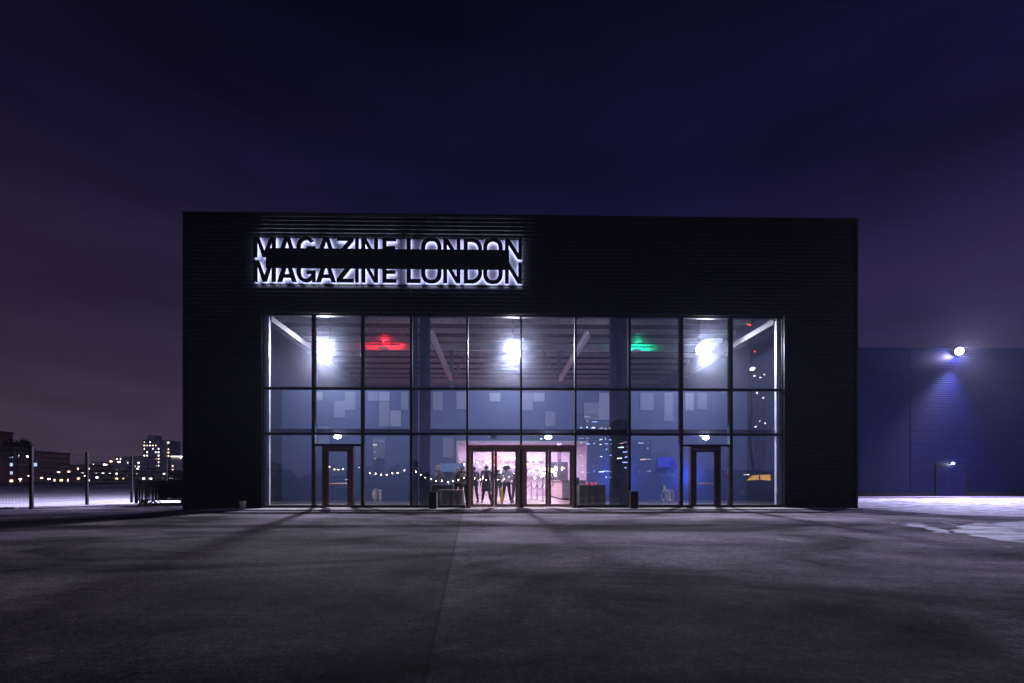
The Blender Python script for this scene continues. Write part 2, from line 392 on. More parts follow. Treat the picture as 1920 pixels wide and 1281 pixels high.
ibeam_x('roof_beam', X0+.3, X1-.3, 27.3, 8.92, 9.335, M_beam)
ibeam_x('roof_beam', X0+.3, X1-.3, 36.5, 8.92, 9.335, M_beam)
PX('wall_beam', M_wbeam, XA-.22, XA+.12, YF+.45, YE-.05, 7.201, 7.42)
PX('wall_beam', M_wbeam, XB-.12, XB+.22, YF+.45, YE-.05, 7.201, 7.42)
for x in (-2.67, 3.8):
    b = PB(); b.box(x-.1, x+.1, 18.65, 27.2, 7.05, 7.07); b.box(x-.1, x+.1, 18.65, 27.2, 7.25, 7.27); b.box(x-.01, x+.01, 18.65, 27.2, 7.071, 7.249)
    b.build('gallery_beam', M_beam)
    for sg in (-1, 1):
        b = PB(); b.tube([(x, 27.1, 7.0), (x+sg*1.0, 27.1, 8.9)], .05, 6); b.build('brace', M_steel)
    PX('rear_column', M_steel, x-.11, x+.11, 27.21, 27.43, .051, 8.91)
for pxc, w, y in ((777, .26, 18.2), (797, .42, 18.45), (1153, .40, 18.45), (1172, .26, 18.2)):
    x = XW(pxc, y)
    b = PB(); b.box(x-w/2, x+w/2, y-.14, y-.115, .051, 9.55); b.box(x-w/2, x+w/2, y+.115, y+.14, .051, 9.55); b.box(x-.01, x+.01, y-.114, y+.114, .051, 9.55)
    b.build('column', M_steel)
PX('inner_beam', M_steel, XA+.11, MX[3]-.1, 17.62, 17.80, 2.92, 3.07)
PX('inner_beam', M_steel, MX[3]+.5, MX[-1]-.11, 17.62, 17.80, 2.92, 3.07)
# curtain wall
cw = bpy.data.objects.new('curtain_wall', None); C.objects.link(cw); cw.parent = bld
thick = {1: .12, 2: .12, 8: .13, 9: .13, 3: .10, 7: .10}
for i, x in enumerate(MX):
    w = thick.get(i, .075)
    if i in (0, len(MX)-1): w = .05
    o = PX('mullion', M_frame, x-w/2, x+w/2, YG-.05, YG+.13, .055, ZT-.035, cw, bevel=.006)
for z, h in ((ZB_, .085), (ZA, .085), (ZT-.07, .07)):
    for i in range(10):
        wa = (.05 if i == 0 else thick.get(i, .075))/2+.002; wb = (.05 if i == 9 else thick.get(i+1, .075))/2+.002
        PX('transom', M_frame, MX[i]+wa, MX[i+1]-wb, YG-.045, YG+.12, z-h/2, z+h/2, cw)
dn = {1: 's', 4: 'd', 5: 'd', 8: 's'}
SD = {1: (XW(605, YG), XW(663, YG)), 8: (XW(1294, YG), XW(1350, YG))}
def pane(xa, xb, za, zb, parent=cw):
    b = PB(); b.box(xa, xb, YG+.02, YG+.035, za, zb); return b.build('glass_pane', GLASS, parent)
for i in range(10):
    xa, xb = MX[i], MX[i+1]
    pane(xa+.03, xb-.03, ZB_+.03, ZT-.09); pane(xa+.03, xb-.03, ZA+.03, ZB_-.03)
    if i not in dn:
        pane(xa+.03, xb-.03, .12, ZA-.03)
        PX('sill', M_black, xa+.065, xb-.065, YG-.05, YG+.12, .055, .15, cw)
ZD = 2.42
for i in (1, 8):
    a, c = SD[i]
    PX('transom', M_frame, MX[i]+.062, MX[i+1]-.062, YG-.045, YG+.12, ZD-.04, ZD+.04, cw)
    pane(MX[i]+.05, MX[i+1]-.05, ZD+.03, ZA-.03)
    pane(MX[i]+.05, a+.01, .12, ZD-.03); pane(c-.01, MX[i+1]-.05, .12, ZD-.03)
    PX('sill', M_black, MX[i]+.065, a-.002, YG-.05, YG+.12, .055, .15, cw); PX('sill', M_black, c+.002, MX[i+1]-.065, YG-.05, YG+.12, .055, .15, cw)
for i in (4, 5): pane(MX[i]+.03, MX[i+1]-.03, ZD, ZA-.03)
PX('door_header', M_bronze, MX[4]+.04, MX[6]-.04, YG-.06, YG+.14, 2.27, ZD, cw)
# doors
def single_door(x0, x1, m, bar, hinge):
    fr = PB(); w = .10
    fr.box(x0, x0+w, YG-.07, YG+.14, .055, ZD-.045); fr.box(x1-w, x1, YG-.07, YG+.14, .055, ZD-.045); fr.box(x0+w, x1-w, YG-.07, YG+.14, ZD-.14, ZD-.045)
    d = fr.build('door_frame', m, bevel=.004)
    a, c = x0+w+.008, x1-w-.008; z0, z1 = .07, ZD-.15
    lf = PB(); s = .13; sl = .19
    lf.box(a, a+s, YG-.03, YG+.03, z0, z1); lf.box(c-s, c, YG-.03, YG+.03, z0, z1); lf.box(a+s, c-s, YG-.03, YG+.03, z0, z0+.10); lf.box(a+s, c-s, YG-.03, YG+.03, z1-.10, z1)
    lo = lf.build('door', m, bevel=.004)
    g = PB(); g.box(a+s-.01, c-s+.01, YG-.006, YG+.006, z0+.08, z1-.08); g.build('door_glass', GLASS, lo)
    hb = PB(); hb.tube([(a+s-.03, YG+.09, .96), (c-s+.03, YG+.09, .96)], .022, 10); hb.box(a+s-.06, a+s-.03, YG+.03, YG+.115, .92, 1.0); hb.box(c-s+.03, c-s+.06, YG+.03, YG+.115, .92, 1.0)
    hb.build('panic_bar', bar, lo)
    hx = c-s/2 if hinge == 'l' else a+s/2
    kb = PB(); kb.tube([(hx, YG-.03, 1.10), (hx, YG-.08, 1.10), (hx+(-.11 if hinge == 'l' else .11), YG-.08, 1.10)], .011, 8); kb.lathe([(0, 0), (.03, 0), (.03, .012), (0, .012)], (hx, YG-.04, 1.094)); kb.build('handle', M_chrome, lo)
M_bar = mat('red_bar', (.75, .24, .16), .4)
M_doordark = mat('door_dark', (.05, .035, .045), .4, .4)
single_door(*SD[1], mat('door_brown_black', (.11, .065, .06), .4, .2), M_bar, 'l'); single_door(*SD[8], M_doordark, M_bar, 'r')
def dd(x0, x1):
    fr = PB(); w = .07
    fr.box(x0, x0+w, YG-.07, YG+.14, .055, 2.265); fr.box(x1-w, x1, YG-.07, YG+.14, .055, 2.265); fr.box(x0+w, x1-w, YG-.065, YG+.14, 2.2565, 2.268); fr.build('door_frame', M_bronze, bevel=.004)
    mid = (x0+x1)/2
    for k, (a, c) in enumerate(((x0+w+.006, mid-.004), (mid+.004, x1-w-.006))):
        z0, z1 = .07, 2.255; s = .105
        lf = PB(); lf.box(a, a+s, YG-.03, YG+.03, z0, z1); lf.box(c-s, c, YG-.03, YG+.03, z0, z1); lf.box(a+s, c-s, YG-.03, YG+.03, z0, z0+.11); lf.box(a+s, c-s, YG-.03, YG+.03, z1-.09, z1)
        lo = lf.build('door', M_bronze, bevel=.004)
        g = PB(); g.box(a+s-.01, c-s+.01, YG-.006, YG+.006, z0+.09, z1-.07); g.build('door_glass', GLASS, lo)
        hx = c-.06 if k == 0 else a+.06; d = -1 if k == 0 else 1
        hb = PB(); hb.tube([(hx, YG-.03, 1.25), (hx, YG-.10, 1.25), (hx, YG-.12, 1.23), (hx, YG-.12, .90), (hx, YG-.10, .88), (hx, YG-.03, .88)], .016, 10); hb.build('handle', M_chrome, lo)
        hb = PB(); hh = hx-d*.0
        hb.tube([(hx+d*.06, YG+.05, 1.27), (hx+d*.12, YG+.08, 1.27), (hx+d*.13, YG+.08, 1.24), (hx+d*.13, YG+.08, .90), (hx+d*.12, YG+.08, .87), (hx+d*.06, YG+.05, .87)], .016, 10); hb.build('handle', M_chrome, lo)
        kb = PB(); kb.box(hx-.02, hx+.02, YG-.036, YG-.031, 1.38, 1.46); kb.box(hx-.02, hx+.02, YG-.036, YG-.031, .50, .56); kb.build('lock', M_black, lo)
dd(MX[4]+.045, MX[5]-.04); dd(MX[5]+.04, MX[6]-.045)
# ------------------------------------------------------------------ sign
M_halo = emat('halo_led', (.60, .64, 1.0), 30, True)
M_letter = mat('sign_black', (.006, .006, .008), .5, var=.1)
def arc(cx, cy, rx, ry, a0, a1, n=14): return [(cx+rx*math.cos(R(a0+(a1-a0)*i/n)), cy+ry*math.sin(R(a0+(a1-a0)*i/n))) for i in range(n+1)]
def superO(w, t):
    r = .5*w
    def ring(rx, ry):
        pts = []
        for i in range(48):
            a = 2*math.pi*i/48; ca, sa = math.cos(a), math.sin(a)
            pts.append((w/2+rx*math.copysign(abs(ca)**.82, ca), .5+ry*math.copysign(abs(sa)**.82, sa)))
        return pts
    return [ring(w/2, .515), ring(w/2-t, .515-.165)]
def GL(ch, w, H=.8):
    """outline of one letter in units of its height: w is width/height"""
    t = .20
    if ch == 'I': return [[(0, 0), (w, 0), (w, 1), (0, 1)]]
    if ch == 'L': return [[(0, 0), (w, 0), (w, .18), (t, .18), (t, 1), (0, 1)]]
    if ch == 'E': return [[(0, 0), (w, 0), (w, .17), (t, .17), (t, .42), (w*.93, .42), (w*.93, .58), (t, .58), (t, .83), (w*.98, .83), (w*.98, 1), (0, 1)]]
    if ch == 'N': return [[(0, 0), (t*.93, 0), (t*.93, .70), (w-t*1.05, 0), (w, 0), (w, 1), (w-t*.93, 1), (w-t*.93, .30), (t*1.05, 1), (0, 1)]]
    if ch == 'M': return [[(0, 0), (t*.93, 0), (t*.93, .76), (w/2-.095, 0), (w/2+.095, 0), (w-t*.93, .76), (w-t*.93, 0), (w, 0), (w, 1), (w-t*1.32, 1), (w/2, .30), (t*1.32, 1), (0, 1)]]
    if ch == 'Z': return [[(0, 0), (w, 0), (w, .17), (.27, .17), (w, .84), (w, 1), (.02, 1), (.02, .83), (w-.27, .83), (0, .16)]]
    if ch == 'A':
        s = .215
        return [[(0, 0), (s, 0), (s+.07, .20), (w-s-.07, .20), (w-s, 0), (w, 0), (w/2+.125, 1), (w/2-.125, 1)], [(s+.125, .36), (w-s-.125, .36), (w/2, .80)]]
    if ch == 'D':
        o = [(0, 0), (w*.45, 0)]+arc(w*.45, .5, w*.55, .5, -90, 90, 20)+[(0, 1)]
        i = [(t, .17), (w*.43, .17)]+arc(w*.43, .5, w*.57-t, .33, -90, 90, 20)+[(t, .83)]
        return [o, i]
    if ch == 'O': return superO(w, t)
    if ch == 'G':
        o = arc(w/2, .5, w/2, .515, 35, 322, 30)
        pts = o+[(w*.80, .0), (w, .0), (w, .54), (w*.53, .54), (w*.53, .38), (w-t*.9, .38)]
        return [pts+arc(w/2, .5, w/2-t, .35, 325, 35, 30)[0:0]+list(reversed(arc(w/2, .5, w/2-t, .35, 38, 318, 30)))]
def letter_mesh(loops, sx, sz, depth):
    cu = bpy.data.curves.new('tmp', 'CURVE'); cu.dimensions = '2D'; cu.fill_mode = 'BOTH'; cu.extrude = depth/2
    for lp in loops:
        sp = cu.splines.new('POLY'); sp.points.add(len(lp)-1); sp.use_cyclic_u = True
        for q, (x, y) in zip(sp.points, lp): q.co = (x*sx, y*sz, 0, 1)
    ob = bpy.data.objects.new('tmp', cu); C.objects.link(ob)
    dg = bpy.context.evaluated_depsgraph_get(); dg.update()
    me = bpy.data.meshes.new_from_object(ob.evaluated_get(dg))
    bpy.data.objects.remove(ob); bpy.data.curves.remove(cu)
    # stand it up: local y -> z, local z -> -y (front faces the camera)
    me.transform(Matrix(((1, 0, 0, 0), (0, 0, -1, 0), (0, 1, 0, 0), (0, 0, 0, 1))))
    me.materials.clear(); me.materials.append(M_letter); me.materials.append(M_halo)
    for p in me.polygons:
        p.material_index = 1 if all(me.vertices[v].co.y > depth/2-1e-5 for v in p.vertices) else 0
    return me
sgn = empty('hall_sign', (XW(480, YF), YF-.05, 8.42), 'backlit black lettering reading MAGAZINE LONDON twice above the glass front', 'sign')
LX = [('M', 479.5, 521), ('A', 524, 560), ('G', 559.5, 595), ('A', 596, 633), ('Z', 634, 666), ('I', 668.5, 675), ('N', 680, 711), ('E', 719, 745), ('L', 764, 790), ('O', 791, 829), ('N', 832, 864), ('D', 870, 904.5), ('O', 906, 942.5), ('N', 946.5, 978.5)]
SO = Vector(sgn.location)
for zb, h in ((9.36, .77), (8.45, .79)):
    for ch, pa, pb in LX:
        xa, xb = XW(pa, YF), XW(pb, YF)
        me = letter_mesh(GL(ch, (xb-xa)/h), h, h, .05)
        o = bpy.data.objects.new('letter', me); C.objects.link(o); o.parent = sgn
        o.location = (xa-SO.x, YF-.160-SO.y, zb-SO.z)
bx0, bx1 = XW(504.5, YF), XW(954.5, YF)
b = MB(); b.box(bx0-SO.x, bx1-SO.x, YF-.245-SO.y, YF-.212-SO.y, 8.93-SO.z, 9.67-SO.z); b.build('bar', M_letter, sgn, bevel=.005)
b = MB(); b.box(XW(479, YF)-SO.x, XW(979, YF)-SO.x, YF-.052-SO.y, YF-.037-SO.y, 8.44-SO.z, 10.14-SO.z); b.build('backing_panel', mat('backing', (.06, .06, .075), .6, var=.2, nscale=2), sgn)
b = MB()
for q in range(12):
    x = XW(485+q*44.6, YF)-SO.x
    for z in (8.5, 9.4, 10.05): b.tube([(x, YF-.16-SO.y, z-SO.z), (x, YF-.04-SO.y, z-SO.z)], .012, 6)
b.build('standoff', M_letter, sgn)
# ------------------------------------------------------------------ pavement, step and snow
b = MB(); b.box(X0+1.2, X1-.5, YF-.95, YF-.05, 0.004, .045); b.box(XA-.1, XB+.1, YF-.049, YG+.14, .004, .052)
tag(b.build('pavement', M_conc, bevel=.008), kind='structure')
M_snow = snow_mat('snow_field', .30, .40, .5, stretch=(.35, 1, 1))
M_snowr = snow_mat('snow_patchy', .45, .51, 1.6, stretch=(.6, 1.3, 1))
M_snowt = snow_mat('snow_trace', .2, .9, 2.5, col=(.40, .38, .46), under=(.10, .09, .12), stretch=(.6, 1.2, 1))
M_snowp = snow_mat('snow_thin', .44, .56, 1.3, col=(.62, .60, .68), under=(.07, .065, .07), stretch=(.6, 1.2, 1))
sheet('snow', [(-400, 17.2), (-18.1, 18.0), (-17.9, 20.2), (-16.2, 21.7), (-12.5, 22.5), (-12.2, 118), (-400, 118)], .006, M_snow, .22)
sheet('snow', [GW(1600, 952), GW(1660, 954.5), GW(1740, 958.5), GW(1820, 963), GW(1900, 968), GW(2050, 975), (60, 9), (60, 28.4), (14.0, 28.4)], .006, M_snowr, .10)
sheet('snow', [GW(1612, 953.2), GW(1690, 960), GW(1780, 966), GW(1890, 969.5), GW(1990, 973), GW(1905, 967.5), GW(1820, 962.5), GW(1740, 958)], .009, M_snowt, .05)
def blob(name, pts, z, m, jag): return sheet(name, [GW(*p) for p in pts], z, m, jag, .25)
blob('snow', [(1780, 995), (1800, 1000), (1850, 1012), (1935, 1020), (2000, 1012), (2000, 975), (1900, 978), (1860, 984), (1830, 981), (1800, 988)], .010, M_snowp, .10)
for pts in ([(1690, 982), (1715, 981), (1760, 992), (1785, 1000), (1770, 1001), (1730, 992)], [(1765, 980), (1795, 984), (1790, 986), (1770, 983)], [(1668, 980), (1680, 981), (1676, 982.5)],
            [(92, 972), (108, 969), (125, 969.5), (122, 972.5), (104, 974)], [(1880, 1026), (1900, 1027), (1895, 1028.5)], [(1455, 1011), (1475, 1012), (1510, 1019), (1480, 1018)]):
    blob('snow', pts, .008, M_snowp, .02 if len(pts) != 6 else .14)
# raised edging between tarmac and field
b = MB(); b.tube([(-34, 15.3, .03), (-18.0, 17.35, .03), (-16.8, 19.9, .03), (-15.2, 21.3, .03), (-11.9, 21.9, .03)], .05, 4); tag(b.build('kerb', M_conc), kind='structure')
# ------------------------------------------------------------------ hall on the right
hx0, hy, hh = X1+.08, 33.4, 10.95
hall = empty('rear_hall', (hx0, hy, 0), 'long dark blue ribbed metal hall set back to the right behind the snow', 'building')
HO = Vector(hall.location)
M_hall = mat('blue_cladding', (.002, .010, .085), .5, 0, spec=.35, var=.18, nscale=.5)
b = MB(); ribs(b, 0, 70, .3, hh, 0, pitch=.139, depth=.035); b.build('wall', M_hall, hall)
b = MB(); b.box(0, 70, .01, 30, 0, hh-.02); b.build('wall', M_black, hall)
b = MB(); b.box(0, 70, -.07, .3, hh, hh+.1); b.build('parapet_cap', M_hall, hall)
b = MB(); b.box(0, 70, -.05, -.001, 0, .298); b.build('plinth', M_black, hall)
dx0, dx1 = XW(1755, hy)-HO.x, XW(1808, hy)-HO.x
fr = MB(); fr.box(dx0-.08, dx0, -.10, -.051, .0, 2.3); fr.box(dx1, dx1+.08, -.10, -.051, .0, 2.3); fr.box(dx0-.08, dx1+.08, -.10, -.051, 2.301, 2.38); d_ = fr.build('door_frame', M_frame, hall)
b = MB(); b.box(dx0, (dx0+dx1)/2-.005, -.085, -.052, .02, 2.295); b.build('door', M_hall, hall)
b = MB(); b.box((dx0+dx1)/2+.005, dx1, -.085, -.052, .02, 2.295); dr = b.build('door', M_hall, hall)
b = MB(); b.tube([((dx0+dx1)/2+.1, -.09, 1.0), ((dx0+dx1)/2+.1, -.14, 1.0), ((dx0+dx1)/2+.1, -.14, 1.2), ((dx0+dx1)/2+.1, -.09, 1.2)], .012, 6); b.build('handle', M_chrome, dr)
for jx in (4.6, 17.0): b = MB(); b.box(jx, jx+.03, -.045, -.002, .3, hh-.01); b.build('panel_joint', M_black, hall)
# ------------------------------------------------------------------ floodlights
M_lens = emat('flood_lens', (.92, .93, 1.0), 60)
M_lensb = emat('flood_lens_violet', (.80, .78, 1.0), 60)
def floodlight(name, loc, yaw, tilt, label, group, power, col, lens, w=.42, angle=150, off=.16, blend=.6, spill=0, fwd=0, fang=112, ltilt=None):
    t = empty(name, loc, label, 'floodlight', group, rz=yaw)
    def rot(v): 
        y, z = v[1]*math.cos(tilt)-v[2]*math.sin(tilt), v[1]*math.sin(tilt)+v[2]*math.cos(tilt); return (v[0], y, z)
    q = MB(); q.lathe([(0, .16), (w*.30, .15), (w*.42, .09), (w*.52, .03), (w*.54, -.02), (w*.50, -.02)], seg=28)
    b = MB(); b.f = q.f; b.mi = q.mi; b.v = [rot((x, z, y)) for x, y, z in q.v]; b.build('housing', M_black, t)
    q = MB(); q.lathe([(w*.495, -.018), (w*.46, -.07), (w*.36, -.13), (w*.2, -.17), (0, -.18)], seg=28)
    b = MB(); b.f = q.f; b.mi = q.mi; b.v = [rot((x, z, y)) for x, y, z in q.v]; b.build('lens', lens, t, smooth=True)
    b = MB(); b.tube([(-w*.54-.02, .05, 0), (-w*.54-.02, .24, .0), (w*.54+.02, .24, 0), (w*.54+.02, .05, 0)], .014, 6); b.build('bracket', M_black, t)
    d = rot((0, -1, 0))
    l = bpy.data.lights.new(name+'_lamp', 'SPOT'); l.energy = power; l.color = col; l.shadow_soft_size = .10; l.spot_size = R(angle); l.spot_blend = blend
    lo = bpy.data.objects.new('lamp', l); C.objects.link(lo); lo.parent = t
    if ltilt: d = (0, -math.cos(ltilt), -math.sin(ltilt))
    lo.location = Vector(d)*(off+.10); lo.rotation_euler = Vector(d).to_track_quat('-Z', 'Y').to_euler()
    if spill: lamp('POINT', 'lamp', t, tuple(Vector(d)*(.34 if off > .15 and w < .51 else .2)), spill, col, .10)
    if fwd:
        f_ = lamp('SPOT', 'lamp', t, (0, -.42, -.05), fwd, col, .26, angle=fang, blend=.6); f_.rotation_euler = (R(-82), 0, 0)
    return t
FY = 21.3
for px, py, lb in ((615, 655, 'bright white floodlight in the foyer by the left side wall'), (962, 655, 'bright white floodlight high in the foyer above the double doors'), (1315, 655, 'bright white floodlight in the foyer by the right side wall')):
    x = XW(px, FY); z = ZW(px, py, FY)
    t = floodlight('floodlight', (x, FY, z), 0, R(18), lb, 'white floodlights behind the glass front', 5800, (.88, .86, 1.0), M_lens, .50, angle=80, blend=.95, spill=420, fwd=2000, ltilt=R(50))
    b = MB(); b.tube([(0, .24, 0), (0, .24, 9.33-z)], .02, 6); b.build('drop_rod', M_black, t)
xf = XW(1790, hy)
floodlight('wall_or_unseen_floodlight', (xf, hy-.34, ZW(1790, 661, hy)), R(-18), R(15), 'dazzling violet white floodlight at the top of the blue hall wall', None, 26000, (.60, .56, 1.0), M_lensb, .52, 100, blend=.8, spill=500, fwd=15000, fang=150, ltilt=R(60))
hl = [o for o in C.objects if o.name.startswith('wall_or_unseen_floodlight')][0]
b = MB(); b.tube([(0, .24, 0), (0, .31, .0)], .03, 6); b.build('arm', M_black, hl)
floodlight('wall_or_unseen_floodlight', (X0-.55, 27, 8.6), R(-90), R(40), 'unseen violet white floodlight added on the left flank to light the snow field', None, 21000, (.66, .62, 1.0), M_lensb, .5, 150, blend=.6)  # unseen flood added to brighten the snow on the left
# small lamp over the hall door
dl = empty('door_lamp', (XW(1784, hy), hy-.06, ZW(1784, 869, hy)), 'small white bulkhead lamp over the door of the blue hall', 'lamp')
b = MB(); b.box(-.16, .16, -.04, 0, -.08, .08); b.build('housing', M_black, dl, bevel=.01)
b = MB(); b.ball((0, -.05, 0), .11, 12, 8, (1.2, .5, .7)); b.build('lens', emat('door_lens', (.75, .8, 1), 14), dl, smooth=True)
lamp('POINT', 'lamp', dl, (0, -.28, -.05), 14, (.7, .75, 1), .06)
# lamps over the doors inside the glass
def bulkhead(px, py, lit, label):
    y = 17.56
    t = empty('bulkhead_light', (XW(px, y), y, ZW(px, py, y)), label, 'lamp', 'bulkhead lights over the doors')
    b = MB(); b.box(-.12, .12, .0, .05, -.075, .075); b.build('housing', M_frame if not lit else M_black, t, bevel=.008)
    b = MB(); b.ball((0, -.005, 0), .13, 14, 8, (1.05, .42, .62)); b.build('lens', emat('bulkhead_lens', (.88, .9, 1), 22) if lit else mat('bulkhead_off', (.22, .22, .28), .4), t, smooth=True)
    if lit: lamp('POINT', 'lamp', t, (0, -.12, 0), 14, (.8, .84, 1), .05); lamp('POINT', 'lamp', t, (0, .24, -.05), 110, (.85, .86, 1), .05)
bulkhead(633, 819, 1, 'lit oval bulkhead light over the left single door')
bulkhead(1028, 820, 1, 'lit oval bulkhead light over the right pair of double doors')
bulkhead(1323, 821, 1, 'lit oval bulkhead light over the right single door')
bulkhead(926, 820, 0, 'unlit grey bulkhead light over the left pair of double doors')
# coloured pendants
def pendant(px, py, col, label, power):
    y = 26.9; x = XW(px, y); z = ZW(px, py, y)
    t = empty('pendant_lamp', (x, y, z), label, 'lamp', 'coloured pendant lamps below the roof beam')
    b = MB(); b.lathe([(.03, .16), (.05, .12), (.30, .02), (.31, 0), (.29, .0), (.04, .10)], seg=20); sh = b.build('shade', mat('pendant_shade', (.6, .6, .6), .4), t, smooth=True)
    b = MB(); b.tube([(0, 0, .15), (0, 0, 9.33-z)], .012, 6); b.build('stem', M_galv, t)
    b = MB(); b.box(-1.0, 1.0, -.03, .03, .20, .26); b.build('light_bar', M_black, t)
    la = lamp('AREA', 'lamp', t, (.0, .05, .32), power*.42, col, size=(2.0, .05)); la.rotation_euler = (R(75), 0, 0)
    lamp('POINT', 'lamp', t, (.1, -.12, .40), power*.35, col, .04)
pendant(718, 653, (1, .02, .03), 'small dome pendant lamp lit red left of the centre bays', 85)
pendant(1193, 658, (.0, 1, .42), 'small dome pendant lamp lit green right of the centre bays', 60)
# pink wash in and above the bar room
wash = empty('ceiling_lights', ((OL+OR_)/2, 29, 3.88), 'row of pink ceiling lights inside the bar room behind the open doors', 'ceiling light')
b = MB()
for k in range(3): b.box(-2.4+k*2.2, -1.9+k*2.2, -.3, .3, -.03, .02)
b.build('housing', M_black, wash)
for k in range(3):
    lamp('AREA', 'lamp', wash, (-2.15+k*2.2, -2.0, -.06), 400, ((1, .50, .45), (1, .72, .60), (1, .52, .62))[k], size=(1.5, 1.5)); lamp('AREA', 'lamp', wash, (-2.15+k*2.2, 2.4, -.06), 360, (.86, .76, 1), size=(1.5, 1.5))
for x, c, p in ((-5.5, (1, .35, .45), 260), (1.0, (1, .55, .55), 330), (6.5, (.6, .5, .85), 200)):  # unseen lamps added to tint the roof steel from below
    t = empty('unseen_wash_light', (x, 28.5, 4.6), 'unseen coloured wash light added on the bar room roof at %s' % ('the left' if x < 0 else 'the middle' if x < 3 else 'the right'), 'added light', 'unseen wash lights added above the bar room')
    b = MB(); b.lathe([(0, 0), (.14, 0), (.16, .22), (.12, .3), (.0, .3)]); b.build('can', M_black, t, smooth=False)
    b = MB(); b.tube([(-.2, 0, -.54), (-.2, 0, .1), (.2, 0, .1), (.2, 0, -.54)], .015, 6); b.build('yoke', M_black, t)
    lamp('POINT', 'lamp', t, (0, 0, .45), p, c, .12)
# ------------------------------------------------------------------ things on and behind the glass
def at(px, y, z=0.0): return (XW(px, y), y, z)
def bin_(px, label):
    x, y, _ = at(px, 16.75); t = empty('litter_bin', (x, y, .045), label, 'bin', 'black litter bins on the pavement')
    b = MB(); b.box(-.135, .135, -.135, .135, .02, .60); b.build('body', M_black, t, bevel=.008)
    b = MB(); b.box(-.145, .145, -.145, .145, .601, .635); b.build('lid', M_frame, t, bevel=.006)
    b = MB(); b.box(-.12, .12, -.12, .12, 0, .019); b.build('base', M_frame, t)
    b = MB(); b.box(.1355, .150, -.11, .11, .04, .58); b.build('side_plate', M_galv, t)
bin_(812, 'black square litter bin left of the double doors'); bin_(1188, 'black square litter bin right of the double doors')
x, y = GW(460, 956); t = empty('bucket', (x, 16.7, .045), 'small pale bucket standing by the black wall left of the glass', 'bucket')
b = MB(); b.lathe([(0, .0), (.085, 0), (.12, .27), (.128, .275), (.12, .285), (.112, .27), (.08, .012), (0, .012)], seg=24); b.build('body', mat('bucket_grey', (.55, .50, .42), .5, var=.2), t, smooth=True)
b = MB(); b.tube([(.122*math.cos(a), -.02+.06*math.sin(a)*0-.04*math.sin(a), .27-.10*math.sin(a)) for a in [math.pi*k/10 for k in range(11)]], .004, 6); b.build('handle', M_galv, t)
def notice(px, py, w, h, y, m, label, name='notice'):
    b = MB(); b.box(-w/2, w/2, -.004, .004, -h/2, h/2); o = b.build(name, m, None, loc=(XW(px, y), y, ZW(px, py, y))); tag(o, label, name)
M_paper = mat('paper', (.9, .88, .86), .6, var=.03)
notice(1083, 903, .13, .30, YG+.05, M_paper, 'white paper notice taped inside the glass right of the double doors')
notice(592, 883, .05, .16, YG+.06, M_paper, 'narrow white plate on the glass left of the left single door')
notice(1366, 885, .07, .22, YG+.06, M_paper, 'narrow white plate on the glass right of the right single door')
M_redp = mat('red_plastic', (.6, .08, .07), .4)
for px, lb in ((592, 'round red call point beside the left single door'), (1364, 'round red call point beside the right single door')):
    b = MB(); b.ball((0, 0, 0), .035, 10, 6, (1, .5, 1)); o = b.build('call_point', M_redp, None, smooth=True, loc=(XW(px, YG+.1), YG+.1, ZW(px, 893, YG+.1))); tag(o, lb, 'call point')
M_pale = mat('pale_metal', (.9, .82, .78), .45, .0, var=.1)
def stand_left(px):
    x, y, _ = at(px, 18.3); t = empty('frame_stand', (x, y, .05), 'pale metal stand with two hanging canisters behind the glass right of the left door', 'stand')
    b = MB(); b.lathe([(0, 0), (.13, 0), (.13, .012), (.02, .03), (0, .03)]); b.tube([(0, 0, .03), (0, 0, .60)], .012, 8); b.build('pole', M_pale, t)
    b = MB(); b.tube([(-.17, 0, .5), (-.17, 0, .63), (-.10, 0, .69), (.02, 0, .69)], .014, 8); b.tube([(0, 0, .64), (.2, 0, .64)], .016, 8); b.tube([(-.175, 0, .34), (-.175, 0, .56)], .014, 8); b.build('arm', M_pale, t)
    for cx, w, zz in ((-.09, .055, .30), (.13, .05, .27)):
        b = MB(); b.lathe([(0, 0), (w*.6, 0), (w, .05), (w, .26), (w*.5, .32), (w*.35, .36), (0, .36)], (cx, 0, zz), 14); b.build('canister', M_pale, t, smooth=True)
        b = MB(); b.tube([(cx, 0, zz-.16), (cx, 0, zz)], .018, 8); b.build('spout', M_pale, t)
stand_left(707)
def stand_right(px):
    x, y, _ = at(px, 18.3); t = empty('frame_stand', (x, y, .05), 'pale metal stand with oval wire loops behind the glass left of the right door', 'stand')
    b = MB(); b.lathe([(0, 0), (.13, 0), (.13, .012), (.02, .03), (0, .03)]); b.tube([(0, 0, .03), (0, 0, .62)], .010, 8); b.build('pole', M_pale, t)
    def loop(cx, cz, w, h, r=.013):
        pts = [(cx+w*math.cos(a), 0, cz+h*math.copysign(abs(math.sin(a))**.7, math.sin(a))) for a in [2*math.pi*k/20 for k in range(21)]]
        q = MB(); q.tube(pts, r, 8); q.build('loop', M_pale, t)
    loop(-.13, .42, .075, .17); loop(.10, .42, .055, .2); loop(.21, .44, .07, .2)
    q = MB(); q.tube([(-.16, 0, .64), (.08, 0, .64)], .02, 8); q.build('arm', M_pale, t)
    q = MB(); q.box(-.12, -.05, -.02, .02, .662, .84); q.build('sign_plate', M_pale, t)
    q = MB(); q.tube([(-.13, 0, .10), (-.13, 0, .25)], .02, 8); q.tube([(.13, 0, .22), (.13, 0, .60)], .024, 8); q.build('rod', M_pale, t)
stand_right(1250)
